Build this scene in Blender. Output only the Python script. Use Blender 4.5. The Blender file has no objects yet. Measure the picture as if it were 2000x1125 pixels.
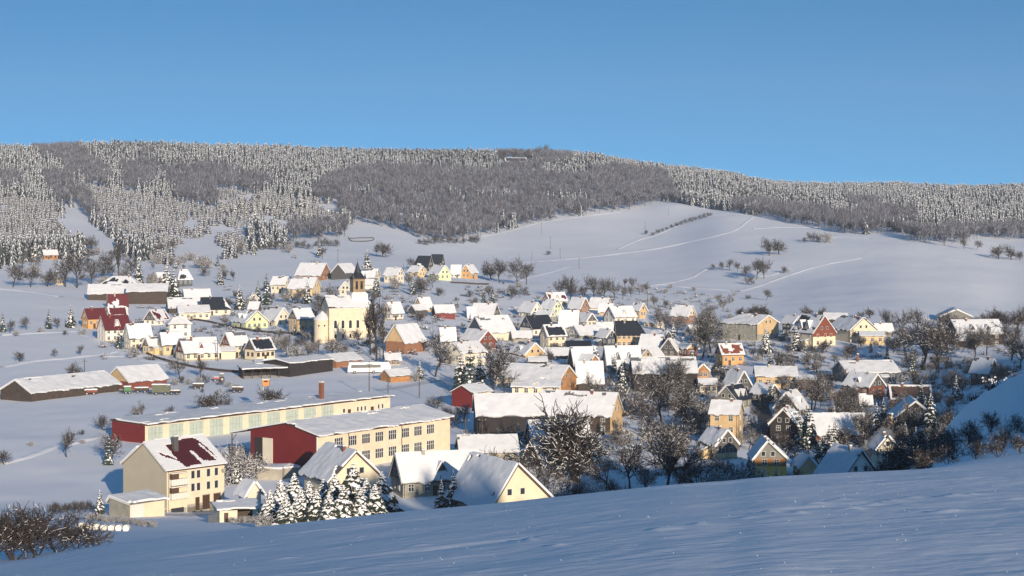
import bpy, math, random
import numpy as np
from mathutils import Vector

# ------------------------------------------------------------------ camera
F = 3600.0; HZ = 400.0; CX = 1000.0          # focal length in photo pixels, eye level row, centre column
sc = bpy.context.scene
col = sc.collection
cam = bpy.data.objects.new('camera', bpy.data.cameras.new('camera'))
col.objects.link(cam)
cam.rotation_euler = (math.radians(90), 0, 0)
cam.data.sensor_width = 36.0
cam.data.lens = 36.0 * F / 2000.0
cam.data.shift_y = (HZ - 562.5) / 2000.0
cam.data.clip_start = 0.5
cam.data.clip_end = 30000
sc.camera = cam
sc.render.resolution_x = 1024; sc.render.resolution_y = 576
sc.cycles.max_bounces = 4
sc.cycles.diffuse_bounces = 2
sc.cycles.transparent_max_bounces = 4
# ------------------------------------------------------------------ light
SUN_EL = math.radians(12.4); SUN_AZ = math.radians(17.0)     # low winter sun, behind the camera and to its right
to_sun = Vector((math.sin(SUN_AZ)*math.cos(SUN_EL), -math.cos(SUN_AZ)*math.cos(SUN_EL), math.sin(SUN_EL)))
sl = bpy.data.lights.new('sun', 'SUN'); sl.energy = 5.0; sl.angle = math.radians(0.5); sl.color = (1.0, 0.84, 0.64)
so = bpy.data.objects.new('sun', sl); col.objects.link(so)
so.rotation_euler = to_sun.to_track_quat('Z', 'Y').to_euler()
world = bpy.data.worlds.new('World'); sc.world = world; world.use_nodes = True
wn = world.node_tree.nodes; wl = world.node_tree.links
bg = wn['Background']
sky = wn.new('ShaderNodeTexSky'); sky.sky_type = 'NISHITA'; sky.sun_disc = False
sky.sun_elevation = SUN_EL; sky.sun_rotation = math.pi - SUN_AZ
sky.altitude = 400; sky.air_density = 1.0; sky.dust_density = 2.8; sky.ozone_density = 4.0
tc = wn.new('ShaderNodeTexCoord')
mp = wn.new('ShaderNodeVectorMath'); mp.operation = 'MULTIPLY_ADD'
mp.inputs[1].default_value = (1, 1, 3.2); mp.inputs[2].default_value = (0, 0, 0.24)
nm = wn.new('ShaderNodeVectorMath'); nm.operation = 'NORMALIZE'
wl.new(tc.outputs['Generated'], mp.inputs[0]); wl.new(mp.outputs[0], nm.inputs[0]); wl.new(nm.outputs[0], sky.inputs['Vector'])
hs_ = wn.new('ShaderNodeHueSaturation'); hs_.inputs['Saturation'].default_value = 1.17; hs_.inputs['Hue'].default_value = .488; hs_.inputs['Value'].default_value = 1.12
wl.new(sky.outputs[0], hs_.inputs['Color']); wl.new(hs_.outputs[0], bg.inputs[0]); bg.inputs[1].default_value = 0.15
sc.view_settings.view_transform = 'Standard'; sc.view_settings.look = 'None'
sc.view_settings.exposure = 0.32; sc.view_settings.gamma = 1

# ------------------------------------------------------------------ helpers
def tag(o, label=None, cat=None, group=None, kind=None):
    if label: o['label'] = label
    if cat: o['category'] = cat
    if group: o['group'] = group
    if kind: o['kind'] = kind
    return o
def hash2(ix, iy, seed):
    ix = ix.astype(np.int64); iy = iy.astype(np.int64)
    h = (ix*374761393 + iy*668265263 + seed*2147483647) & 0xFFFFFFFF
    h = ((h ^ (h >> 13)) * 1274126177) & 0xFFFFFFFF
    return ((h ^ (h >> 16)) & 0xFFFF) / 65535.0
def vnoise(x, y, seed=0):
    x = np.asarray(x, float); y = np.asarray(y, float)
    ix = np.floor(x); iy = np.floor(y); fx = x-ix; fy = y-iy
    fx = fx*fx*(3-2*fx); fy = fy*fy*(3-2*fy)
    a = hash2(ix, iy, seed); b = hash2(ix+1, iy, seed); c = hash2(ix, iy+1, seed); d = hash2(ix+1, iy+1, seed)
    return (a*(1-fx)+b*fx)*(1-fy)+(c*(1-fx)+d*fx)*fy
def fbm(x, y, seed=0, octs=3):
    s = 0; a = 1; t = 0
    for k in range(octs):
        s = s + a*vnoise(x*2**k+7.3*k, y*2**k-3.1*k, seed+k); t += a; a *= .5
    return s/t-.5

MATS = {}
def mat(name, colr, rough=0.8, var=0.0, vscale=1.0, col2=None, bump=0.0, bscale=4.0, stripes=None, metal=0, spec=None, detail=3):
    if name in MATS: return MATS[name]
    m = bpy.data.materials.new(name); m.use_nodes = True; N = m.node_tree.nodes; L = m.node_tree.links
    b = N['Principled BSDF']; b.inputs['Roughness'].default_value = rough; b.inputs['Metallic'].default_value = metal
    if spec is not None: b.inputs['Specular IOR Level'].default_value = spec
    b.inputs['Base Color'].default_value = (*colr, 1)
    t = N.new('ShaderNodeTexCoord')
    if var or col2:
        n = N.new('ShaderNodeTexNoise'); n.inputs['Scale'].default_value = vscale; n.inputs['Detail'].default_value = detail
        L.new(t.outputs['Object'], n.inputs['Vector'])
        r = N.new('ShaderNodeValToRGB'); r.color_ramp.elements[0].position = .32; r.color_ramp.elements[1].position = .68
        c2 = col2 or tuple(c*(1-var) for c in colr)
        r.color_ramp.elements[0].color = (*c2, 1); r.color_ramp.elements[1].color = (*colr, 1)
        L.new(n.outputs['Fac'], r.inputs[0]); out = r.outputs[0]
        if stripes:
            w = N.new('ShaderNodeTexWave'); w.wave_type = 'BANDS'; w.bands_direction = stripes[0]; w.inputs['Scale'].default_value = stripes[1]
            w.inputs['Distortion'].default_value = .4
            mm = N.new('ShaderNodeMixRGB'); mm.blend_type = 'MULTIPLY'; mm.inputs[0].default_value = stripes[2]
            L.new(t.outputs['Object'], w.inputs['Vector']); L.new(out, mm.inputs[1]); L.new(w.outputs['Color'], mm.inputs[2]); out = mm.outputs[0]
        L.new(out, b.inputs['Base Color'])
    if bump:
        n2 = N.new('ShaderNodeTexNoise'); n2.inputs['Scale'].default_value = bscale; n2.inputs['Detail'].default_value = 4
        L.new(t.outputs['Object'], n2.inputs['Vector'])
        bp = N.new('ShaderNodeBump'); bp.inputs['Strength'].default_value = bump; bp.inputs['Distance'].default_value = .1
        L.new(n2.outputs['Fac'], bp.inputs['Height']); L.new(bp.outputs[0], b.inputs['Normal'])
    MATS[name] = m; return m

M = dict(
 snow=mat('snow_on_roofs', (.76,.77,.80), .7, .10, .5, bump=.3, bscale=1.5, spec=.2),
 tsnow=mat('snow_on_branches', (.84,.84,.86), .8, spec=.1),
 cream=mat('cream_plaster', (.74,.62,.46), .9, .12, .6), yellow=mat('yellow_plaster', (.70,.53,.30), .9, .12, .5),
 pyellow=mat('pale_yellow_plaster', (.74,.64,.47), .9, .1, .5), white=mat('white_plaster', (.82,.77,.68), .9, .12, .5),
 ivory=mat('ivory_plaster', (.72,.65,.52), .9, .12, .5), green=mat('light_green_plaster', (.60,.66,.40), .9, .08, .5),
 orange=mat('orange_plaster', (.62,.35,.14), .9, .15, .5), tan=mat('tan_plaster', (.62,.44,.24), .9, .2, .5),
 grey=mat('grey_plaster', (.34,.33,.28), .9, .3, .6), brick=mat('brick_wall', (.33,.16,.09), .9, .3, 2.0),
 gold=mat('golden_yellow_plaster', (.85,.52,.14), .9, .1, .5), redbrown=mat('red_brown_boards', (.22,.06,.035), .85, .25, 1.2),
 darkred=mat('dark_red_metal_cladding', (.20,.018,.016), .6, .15, .4, stripes=('X', 1.4, .35)),
 panel=mat('grey_beige_cladding', (.52,.47,.36), .8, .08, .4, stripes=('X', 1.3, .25)),
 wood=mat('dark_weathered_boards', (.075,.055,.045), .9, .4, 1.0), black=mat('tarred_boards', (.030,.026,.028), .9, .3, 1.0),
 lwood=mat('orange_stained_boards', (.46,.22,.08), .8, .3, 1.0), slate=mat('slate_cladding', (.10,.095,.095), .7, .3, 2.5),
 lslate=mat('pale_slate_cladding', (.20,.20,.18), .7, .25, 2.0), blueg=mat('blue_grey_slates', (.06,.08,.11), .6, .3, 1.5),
 tred=mat('dark_red_tiles', (.13,.018,.022), .6, .2, 1.0), maroon=mat('maroon_tiles', (.075,.012,.014), .6, .2, 1.0), tdark=mat('anthracite_tiles', (.022,.026,.036), .5, .3, 1.0),
 tbrown=mat('brown_tiles', (.10,.06,.05), .7, .3, 1.0), tgrey=mat('grey_slate_tiles', (.13,.14,.16), .7, .2, 1.0),
 frame=mat('white_window_frame', (.62,.61,.58), .6), pane=mat('window_glass', (.035,.04,.05), .12),
 dframe=mat('brown_window_frame', (.09,.05,.03), .6), door=mat('brown_door', (.07,.035,.02), .6, .2, 2.0),
 gate=mat('turquoise_grey_gate', (.43,.50,.45), .7, .14, .8), concrete=mat('weathered_concrete', (.40,.37,.31), .9, .25, .8),
 cbrick=mat('chimney_brick', (.24,.09,.05), .9, .35, 3.0), metal=mat('dull_metal', (.25,.25,.26), .45, metal=.4),
 pole=mat('pole_wood', (.09,.07,.055), .9, .3, 2.0), eave=mat('dark_eave_boards', (.05,.03,.025), .8),
 stone=mat('sandstone', (.34,.25,.15), .9, .35, 1.2), bark=mat('bark', (.045,.036,.031), .95, .35, 1.5),
 twig=mat('bare_twigs', (.050,.040,.038), .95), ltwig=mat('frosted_twigs', (.10,.088,.085), .95), rtwig=mat('russet_twigs', (.16,.08,.04), .95),
 needle=mat('spruce_needles', (.022,.034,.022), .9, .4, 1.2), lneedle=mat('blue_green_needles', (.03,.055,.045), .9, .3, 1.2),
 busw=mat('white_coach_paint', (.75,.74,.70), .3), red=mat('red_paint', (.25,.03,.03), .4), greenp=mat('green_paint', (.03,.14,.05), .5),
 olive=mat('olive_tarpaulin', (.12,.13,.09), .8, .2, 1.5), tyre=mat('tyre_rubber', (.02,.02,.02), .9), orangeb=mat('orange_board', (.60,.25,.05), .6),
)

class MB:
    """collects boxes, quads and tubes for ONE mesh object"""
    def __init__(s): s.v = []; s.f = []; s.mi = []; s.mats = []
    def m(s, mt):
        mt = M[mt] if isinstance(mt, str) else mt
        if mt not in s.mats: s.mats.append(mt)
        return s.mats.index(mt)
    def poly(s, pts, mt):
        k = len(s.v); s.v += [tuple(p) for p in pts]; s.f.append(tuple(range(k, k+len(pts)))); s.mi.append(s.m(mt))
    def hexa(s, b, t, mt):           # bottom ring and top ring of equal length
        k = len(s.v); n = len(b); s.v += [tuple(p) for p in b]+[tuple(p) for p in t]; i = s.m(mt)
        fs = [tuple(range(k+n-1, k-1, -1)), tuple(range(k+n, k+2*n))]+[(k+j, k+(j+1) % n, k+n+(j+1) % n, k+n+j) for j in range(n)]
        s.f += fs; s.mi += [i]*len(fs)
    def box(s, fr, a0, a1, b0, b1, z0, z1, mt):
        s.hexa([fr(a0,b0,z0), fr(a1,b0,z0), fr(a1,b1,z0), fr(a0,b1,z0)], [fr(a0,b0,z1), fr(a1,b0,z1), fr(a1,b1,z1), fr(a0,b1,z1)], mt)
    def tube(s, p0, p1, r0, r1, mt, n=6, cap=True):
        p0 = Vector(p0); p1 = Vector(p1); d = (p1-p0).normalized()
        u = d.cross(Vector((0,0,1)) if abs(d.z) < .95 else Vector((1,0,0))).normalized(); w = d.cross(u)
        A = [p0+(u*math.cos(t)+w*math.sin(t))*r0 for t in [2*math.pi*j/n for j in range(n)]]
        B = [p1+(u*math.cos(t)+w*math.sin(t))*r1 for t in [2*math.pi*j/n for j in range(n)]]
        s.hexa(A, B, mt)
    def build(s, name, parent=None, smooth=False):
        me = bpy.data.meshes.new(name); me.from_pydata(s.v, [], s.f)
        for m_ in s.mats: me.materials.append(m_)
        me.polygons.foreach_set('material_index', s.mi)
        if smooth: me.polygons.foreach_set('use_smooth', [True]*len(s.f))
        me.update()
        o = bpy.data.objects.new(name, me); col.objects.link(o)
        if parent is not None: o.parent = parent
        return o
def np_mesh(name, V, Fc, mi, mats, smooth=False):
    """mesh from numpy arrays, Fc of shape (n, 3) or (n, 4)"""
    me = bpy.data.meshes.new(name); n, k = Fc.shape
    me.vertices.add(len(V)); me.vertices.foreach_set('co', V.astype(np.float32).ravel())
    me.loops.add(n*k); me.loops.foreach_set('vertex_index', Fc.astype(np.int32).ravel())
    me.polygons.add(n); me.polygons.foreach_set('loop_start', np.arange(0, n*k, k, dtype=np.int32))
    me.polygons.foreach_set('loop_total', np.full(n, k, np.int32))
    for m_ in mats: me.materials.append(m_)
    if mi is not None: me.polygons.foreach_set('material_index', mi.astype(np.int32))
    if smooth: me.polygons.foreach_set('use_smooth', np.ones(n, bool))
    me.update(calc_edges=True); return me
def empty(name, loc):
    o = bpy.data.objects.new(name, None); o.location = loc; o.empty_display_size = .5; col.objects.link(o); return o

# ------------------------------------------------------------------ terrain
def pchip(xk, yk, x):
    xk = np.array(xk, float); yk = np.array(yk, float); h = np.diff(xk); d = np.diff(yk)/h
    m = np.zeros(len(xk)); m[0] = d[0]; m[-1] = d[-1]
    for i in range(1, len(xk)-1):
        if d[i-1]*d[i] > 0:
            w1 = 2*h[i]+h[i-1]; w2 = h[i]+2*h[i-1]; m[i] = (w1+w2)/(w1/d[i-1]+w2/d[i])
    x = np.clip(x, xk[0], xk[-1]); i = np.clip(np.searchsorted(xk, x)-1, 0, len(h)-1)
    t = (x-xk[i])/h[i]
    return ((1+2*t)*(1-t)**2)*yk[i]+(t*(1-t)**2)*h[i]*m[i]+(t*t*(3-2*t))*yk[i+1]+(t*t*(t-1))*h[i]*m[i+1]
# what row the ground has at each distance, one list per column of the view
COLS = {
 -1600: (1180, [(130,1150),(250,1060),(330,1000),(450,850),(600,735),(760,635),(950,560),(1200,480),(1900,330),(2200,300),(3500,420)]),
 -300: (1120, [(150,1090),(250,1045),(330,1000),(433,866),(533,787),(600,740),(680,683),(760,635),(860,590),(950,558),(1150,500),(1500,415),(1900,335),(2200,300),(3500,420)]),
 0: (1100, [(150,1062),(250,1028),(330,1000),(433,866),(533,785),(600,737),(680,680),(760,635),(860,592),(950,562),(1150,505),(1500,420),(1900,340),(2200,302),(3500,420)]),
 250: (1060, [(150,1058),(250,1040),(330,1000),(433,866),(498,805),(560,762),(620,725),(680,690),(760,650),(850,608),(950,570),(1050,540),(1200,500),(1500,430),(1900,345),(2200,294),(3500,420)]),
 500: (1030, [(130,1038),(200,1046),(280,1030),(330,1005),(387,912),(450,848),(498,805),(560,762),(620,722),(680,690),(760,645),(850,605),(950,570),(1100,530),(1250,490),(1450,450),(1900,360),(2400,299),(3500,410)]),
 750: (1004, [(130,1014),(200,1030),(290,1020),(330,998),(375,925),(408,885),(450,848),(498,805),(560,762),(600,735),(690,660),(800,608),(900,568),(1000,540),(1200,505),(1400,473),(1550,440),(2000,350),(2500,308),(3500,400)]),
 1000: (980, [(130,992),(200,1015),(280,1012),(330,990),(375,935),(408,893),(450,848),(498,807),(560,765),(620,725),(680,690),(760,648),(850,608),(950,572),(1150,535),(1350,510),(1550,470),(1700,440),(1850,405),(2100,350),(2400,309),(3500,400)]),
 1125: (966, [(130,980),(200,1005),(290,1020),(350,998),(400,940),(450,885),(500,838),(560,785),(630,735),(700,690),(780,648),(860,612),(960,575),(1150,540),(1350,511),(1550,471),(1730,432),(1870,402),(2080,357),(2450,312),(3500,400)]),
 1250: (953, [(130,968),(200,995),(280,1020),(340,1012),(400,960),(480,865),(560,795),(640,735),(720,685),(800,642),(900,600),(1000,575),(1150,548),(1350,512),(1550,472),(1750,430),(1880,400),(2100,372),(2500,331),(3500,400)]),
 1310: (947, [(130,962),(200,990),(280,1022),(340,1015),(400,961),(480,875),(560,797),(640,737),(720,690),(800,645),(900,604),(1000,578),(1150,548),(1350,510),(1550,468),(1750,425),(1860,398),(2000,392),(2100,377),(2550,338),(3500,400)]),
 1430: (939, [(130,955),(200,985),(280,1015),(340,1012),(400,964),(450,905),(500,858),(560,798),(640,735),(720,682),(850,622),(1000,583),(1150,548),(1320,500),(1520,452),(1700,420),(1900,402),(2100,383),(2600,352),(3500,400)]),
 1500: (932, [(130,948),(200,980),(280,1010),(340,1008),(400,965),(450,912),(500,860),(560,800),(620,745),(680,705),(740,668),(850,620),(1000,585),(1150,548),(1300,500),(1500,455),(1650,430),(2000,398),(2600,368),(3500,400)]),
 1625: (926, [(130,942),(200,970),(280,1000),(340,998),(400,950),(450,900),(500,852),(560,797),(620,745),(680,702),(740,664),(830,622),(1000,577),(1170,532),(1330,485),(1560,448),(2000,402),(2650,373),(3500,402)]),
 1750: (920, [(130,935),(200,955),(280,975),(340,980),(400,940),(450,890),(500,845),(560,795),(620,745),(680,700),(740,662),(820,625),(1000,570),(1200,515),(1350,480),(1600,447),(2000,405),(2700,372),(3500,402)]),
 1875: (912, [(120,897),(180,852),(240,802),(300,850),(360,868),(420,850),(500,800),(560,767),(620,735),(680,700),(740,665),(820,628),(1000,575),(1200,520),(1380,483),(1600,450),(2000,412),(2700,378),(3500,405)]),
 2000: (905, [(110,880),(160,800),(215,738),(260,724),(300,800),(345,862),(400,852),(450,830),(500,795),(560,750),(620,715),(680,690),(760,655),(850,625),(1000,590),(1200,530),(1350,500),(1600,460),(2100,405),(2700,374),(3500,405)]),
 2400: (875, [(110,800),(160,720),(215,690),(260,700),(320,790),(400,822),(500,795),(600,740),(850,625),(1200,530),(1600,460),(2700,371),(3500,405)]),
 3200: (780, [(110,620),(160,600),(215,620),(260,680),(320,760),(400,800),(500,780),(600,730),(850,620),(1200,530),(1600,460),(2700,371),(3500,405)]),
 5200: (600, [(110,500),(160,500),(215,520),(260,560),(320,650),(400,720),(500,740),(600,710),(850,620),(1200,540),(1600,460),(2700,371),(3500,405)]),
}
CU = sorted(COLS); BB = 1.7/6400
YT = np.exp(np.linspace(math.log(5), math.log(3500), 900))
_tab = []
for u in CU:
    S, kn = COLS[u]
    near = S+F*(1.7/YT+BB*YT-2*math.sqrt(1.7*BB))
    kk = [(60, S+F*(1.7/60+BB*60-2*math.sqrt(1.7*BB))), (80, S)]+kn
    far = pchip([math.log(a) for a, b in kk], [b for a, b in kk], np.log(YT))
    w = np.clip((YT-65)/15, 0, 1)
    _tab.append(near*(1-w)+far*w)
_tab = np.array(_tab)                       # (columns, distances)
UG = np.linspace(-1600, 5200, 1701)
TAB = np.empty((len(UG), len(YT)))
for j in range(len(YT)): TAB[:, j] = pchip(CU, _tab[:, j], UG)
ker = np.hanning(23)[1:-1]; ker /= ker.sum()
for j in range(len(YT)):
    c = TAB[:, j]; TAB[:, j] = np.convolve(np.pad(c, 10, mode='edge'), ker, mode='valid')
def gp(u, Y):
    u = np.clip(np.asarray(u, float), -1600, 5199.9); Y = np.clip(np.asarray(Y, float), 5, 3499.9)
    fu = (u+1600)/4.0; iu = np.minimum(fu.astype(int), len(UG)-2); tu = fu-iu
    fy = (np.log(Y)-math.log(5))/(math.log(3500)-math.log(5))*(len(YT)-1); iy = np.minimum(fy.astype(int), len(YT)-2); ty = fy-iy
    return (TAB[iu,iy]*(1-tu)+TAB[iu+1,iy]*tu)*(1-ty)+(TAB[iu,iy+1]*(1-tu)+TAB[iu+1,iy+1]*tu)*ty
DENTS = []
def relief(X, Y):                           # drifts and tracks in the snow, in metres
    d = np.clip((Y-150)/200, 0, 1); n = 1-np.clip((Y-75)/60, 0, 1)
    r = .9*fbm(X/38, Y/38, 3)*d+.35*fbm(X/9, Y/9, 5)*d
    # wind ripples on the near slope: long across, short along
    a = X*.93+Y*.35; b = -X*.35+Y*.93
    r = r+n*(.10*fbm(a/8, b/6.5, 11)+.026*fbm(a/1.7, b/1.3, 12)+.020*fbm(a/.5, b/.5, 13))
    g = np.clip(fbm(a/4.2, b/1.6, 21, 2)-.12, 0, 1)
    r = r-n*.20*g*np.clip((Y-18)/20, 0, 1)
    for (px, py_, ln, wd, dp) in DENTS:
        da = (X-px)*.97+(Y-py_)*.22; db = -(X-px)*.22+(Y-py_)*.97
        q = np.exp(-(da/ln)**2-(db/wd)**2); q2 = np.exp(-((da)/ln)**2-((db-wd*1.7)/wd)**2); r = r+dp*.45*q-dp*.2*q2
    return r
def gz(X, Y):
    X = np.asarray(X, float); Y = np.asarray(Y, float)
    return (HZ-gp(CX+F*X/Y, Y))*Y/F+relief(X, Y)
def inv(u, py, lo=230.0, hi=2700.0):        # distance at which column u shows the ground at row py
    Ys = np.exp(np.linspace(math.log(lo), math.log(hi), 1400)); g = gp(np.full(1400, u), Ys)
    ok = np.where((g[:-1] > py) & (g[1:] <= py))[0]
    if len(ok) == 0: return float(Ys[np.argmin(abs(g-py))])
    i = ok[0]; t = (g[i]-py)/(g[i]-g[i+1]+1e-9); return float(Ys[i]+t*(Ys[i+1]-Ys[i]))
def wpt(u, py, Y): return Vector(((u-CX)/F*Y, Y, (HZ-py)/F*Y))
def ground_pt(u, py, Y=None):
    Y = Y or inv(u, py); X = (u-CX)/F*Y
    return Vector((X, Y, float(gz(X, Y))))

_rd = random.Random(12)                      # footprints and wind lumps on the near slope
for (u, py) in ((1590,984),(1620,980),(1645,976),(1662,995),(1676,998),(1705,985),(1722,981),(1765,985),(1845,970),(1862,968),(1895,966),(1975,975),(1990,973),(1450,1012),(1460,1014),(1035,1056),(1055,1050),(1090,1067),(1280,1038),(1300,1034),(1740,978),(1780,972),(1150,990),(820,1065),(700,1048),(560,1090),(1365,1026),(1850,1000),(1500,1000),(1560,1004)):
    Yd = inv(u, py, 12.0, 79.0); k = Yd/45
    DENTS.append(((u-CX)/F*Yd, Yd, _rd.uniform(.10,.45)*k, _rd.uniform(.16,.38), _rd.uniform(.05,.11)))
ug = np.concatenate([np.linspace(-1590, -120, 50)[:-1], np.linspace(-120, 2120, 500)[:-1], np.linspace(2120, 5190, 100)])
yg = np.concatenate([np.exp(np.linspace(math.log(5.2), math.log(15), 16))[:-1], np.exp(np.linspace(math.log(15), math.log(130), 300))[:-1], np.exp(np.linspace(math.log(130), math.log(3490), 400))])
UU, YY = np.meshgrid(ug, yg, indexing='ij'); XX = (UU-CX)/F*YY; ZZ = gz(XX, YY)
nu, ny = UU.shape
V = np.stack([XX, YY, ZZ], -1).reshape(-1, 3)
I = np.arange(nu*ny).reshape(nu, ny)
Q = np.stack([I[:-1,:-1], I[1:,:-1], I[1:,1:], I[:-1,1:]], -1).reshape(-1, 4)
gm = bpy.data.materials.new('snow_cover_ground'); gm.use_nodes = True
N_ = gm.node_tree.nodes; L_ = gm.node_tree.links; b_ = N_['Principled BSDF']
b_.inputs['Roughness'].default_value = .75; b_.inputs['Specular IOR Level'].default_value = .15
t_ = N_.new('ShaderNodeTexCoord')
n1 = N_.new('ShaderNodeTexNoise'); n1.inputs['Scale'].default_value = .012; n1.inputs['Detail'].default_value = 5
r1 = N_.new('ShaderNodeValToRGB'); r1.color_ramp.elements[0].position = .35; r1.color_ramp.elements[1].position = .65
r1.color_ramp.elements[0].color = (.80,.81,.86,1); r1.color_ramp.elements[1].color = (.87,.87,.90,1)
L_.new(t_.outputs['Object'], n1.inputs['Vector']); L_.new(n1.outputs['Fac'], r1.inputs[0]); L_.new(r1.outputs[0], b_.inputs['Base Color'])
mpg = N_.new('ShaderNodeMapping'); mpg.inputs['Rotation'].default_value = (0,0,math.radians(20)); mpg.inputs['Scale'].default_value = (.7,1,1)
L_.new(t_.outputs['Object'], mpg.inputs['Vector'])
n2 = N_.new('ShaderNodeTexNoise'); n2.inputs['Scale'].default_value = 2.6; n2.inputs['Detail'].default_value = 6
L_.new(mpg.outputs[0], n2.inputs['Vector'])
bp_ = N_.new('ShaderNodeBump'); bp_.inputs['Strength'].default_value = .2; bp_.inputs['Distance'].default_value = .12
L_.new(n2.outputs['Fac'], bp_.inputs['Height']); L_.new(bp_.outputs[0], b_.inputs['Normal'])
M['ground'] = gm
go = bpy.data.objects.new('snow_ground', np_mesh('snow_ground', V, Q, None, [gm], True)); col.objects.link(go)
tag(go, 'rolling snow covered valley floor, fields and near slope', 'ground', kind='structure')
# the hill the photographer stands on goes on rising behind and to the right; it shades the near slope
hx = np.linspace(-260, 900, 233); hy = np.linspace(-500, 70, 115); HX, HY = np.meshgrid(hx, hy, indexing='ij')
crest = np.interp(HX, [-260,-60,-10,10,29,60,100,140,155,185,220,263,300,362,900], [-40,-16,-3,0,4,9,16,26,29,34,43,64,78,102,150])
HH = crest-2.2-.37*np.clip(HY+12, 0, None)-.0*HY-.12*np.clip(-HY-120, 0, None)+1.5*fbm(HX/30, HY/30, 44)*np.clip(-HY/30, 0, 1)
HH = np.where(HY > -12, HH, np.minimum(HH, crest-1.2+.02*(-HY)))
nearcam = np.exp(-(HX**2+HY**2)/18**2); HH = HH*(1-nearcam)+(-2.6)*nearcam
Hi = np.arange(HX.size).reshape(HX.shape)
ho = bpy.data.objects.new('hill', np_mesh('hill', np.stack([HX,HY,HH],-1).reshape(-1,3), np.stack([Hi[:-1,:-1],Hi[1:,:-1],Hi[1:,1:],Hi[:-1,1:]],-1).reshape(-1,4), None, [gm], True))
col.objects.link(ho); tag(ho, 'snowy hillside rising behind the viewpoint', 'hill', kind='structure')

# ------------------------------------------------------------------ building kit
LAND = []                                    # (u, row, distance, short phrase) of things worth naming next to a tree
def frame(C, G, S):
    return lambda a, b, z: (C.x+a*G.x+b*S.x, C.y+a*G.y+b*S.y, z)
WM = {}
def window_mesh(w, h, bars, dark=False):
    k = (round(w,2), round(h,2), bars, dark)
    if k in WM: return WM[k]
    fm = 'dframe' if dark else 'frame'
    def mk(f, nm):
        b = MB(); f(b); me = bpy.data.meshes.new(nm); me.from_pydata(b.v, [], b.f)
        for m_ in b.mats: me.materials.append(m_)
        me.polygons.foreach_set('material_index', b.mi); me.update(); return me
    I_ = lambda a, b, z: (a, b, z)
    def fr(b):
        t = .085
        b.box(I_, -w/2-t, w/2+t, -.05, .10, -h/2-t, -h/2, fm); b.box(I_, -w/2-t, w/2+t, -.05, .10, h/2, h/2+t, fm)
        b.box(I_, -w/2-t, -w/2, -.05, .10, -h/2, h/2, fm); b.box(I_, w/2, w/2+t, -.05, .10, -h/2, h/2, fm)
        for j in range(1, bars+1): b.box(I_, -w/2+w*j/(bars+1)-.05, -w/2+w*j/(bars+1)+.05, -.03, .09, -h/2, h/2, fm)
        if bars: b.box(I_, -w/2, w/2, -.03, .085, h*.12-.04, h*.12+.04, fm)
    def pn(b): b.box(I_, -w/2, w/2, -.04, .04, -h/2, h/2, 'pane')
    WM[k] = (mk(fr, 'window_frame'), mk(pn, 'window_pane')); return WM[k]
def window(parent, fr, face, pos, z, w=1.0, h=1.3, bars=1, dark=False, panes=True, W=0, L=0):
    """face 'g' = gable wall (b=0), 's' = side wall (a=0)"""
    fme, pme = window_mesh(w, h, bars, dark)
    if face == 'g': p = fr(pos, 0, z); q = fr(pos+1, 0, z); o_ = fr(pos, -1, z)
    else: p = fr(0, pos, z); q = fr(0, pos+1, z); o_ = fr(-1, pos, z)
    out = Vector((o_[0]-p[0], o_[1]-p[1], 0))
    ang = math.atan2(out.y, out.x)-math.pi/2          # local +y looks outwards
    f = bpy.data.objects.new('window', fme); col.objects.link(f); f.parent = parent
    f.location = p; f.rotation_euler = (0, 0, ang)
    g = bpy.data.objects.new('pane', pme); col.objects.link(g); g.parent = f
    return f
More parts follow.
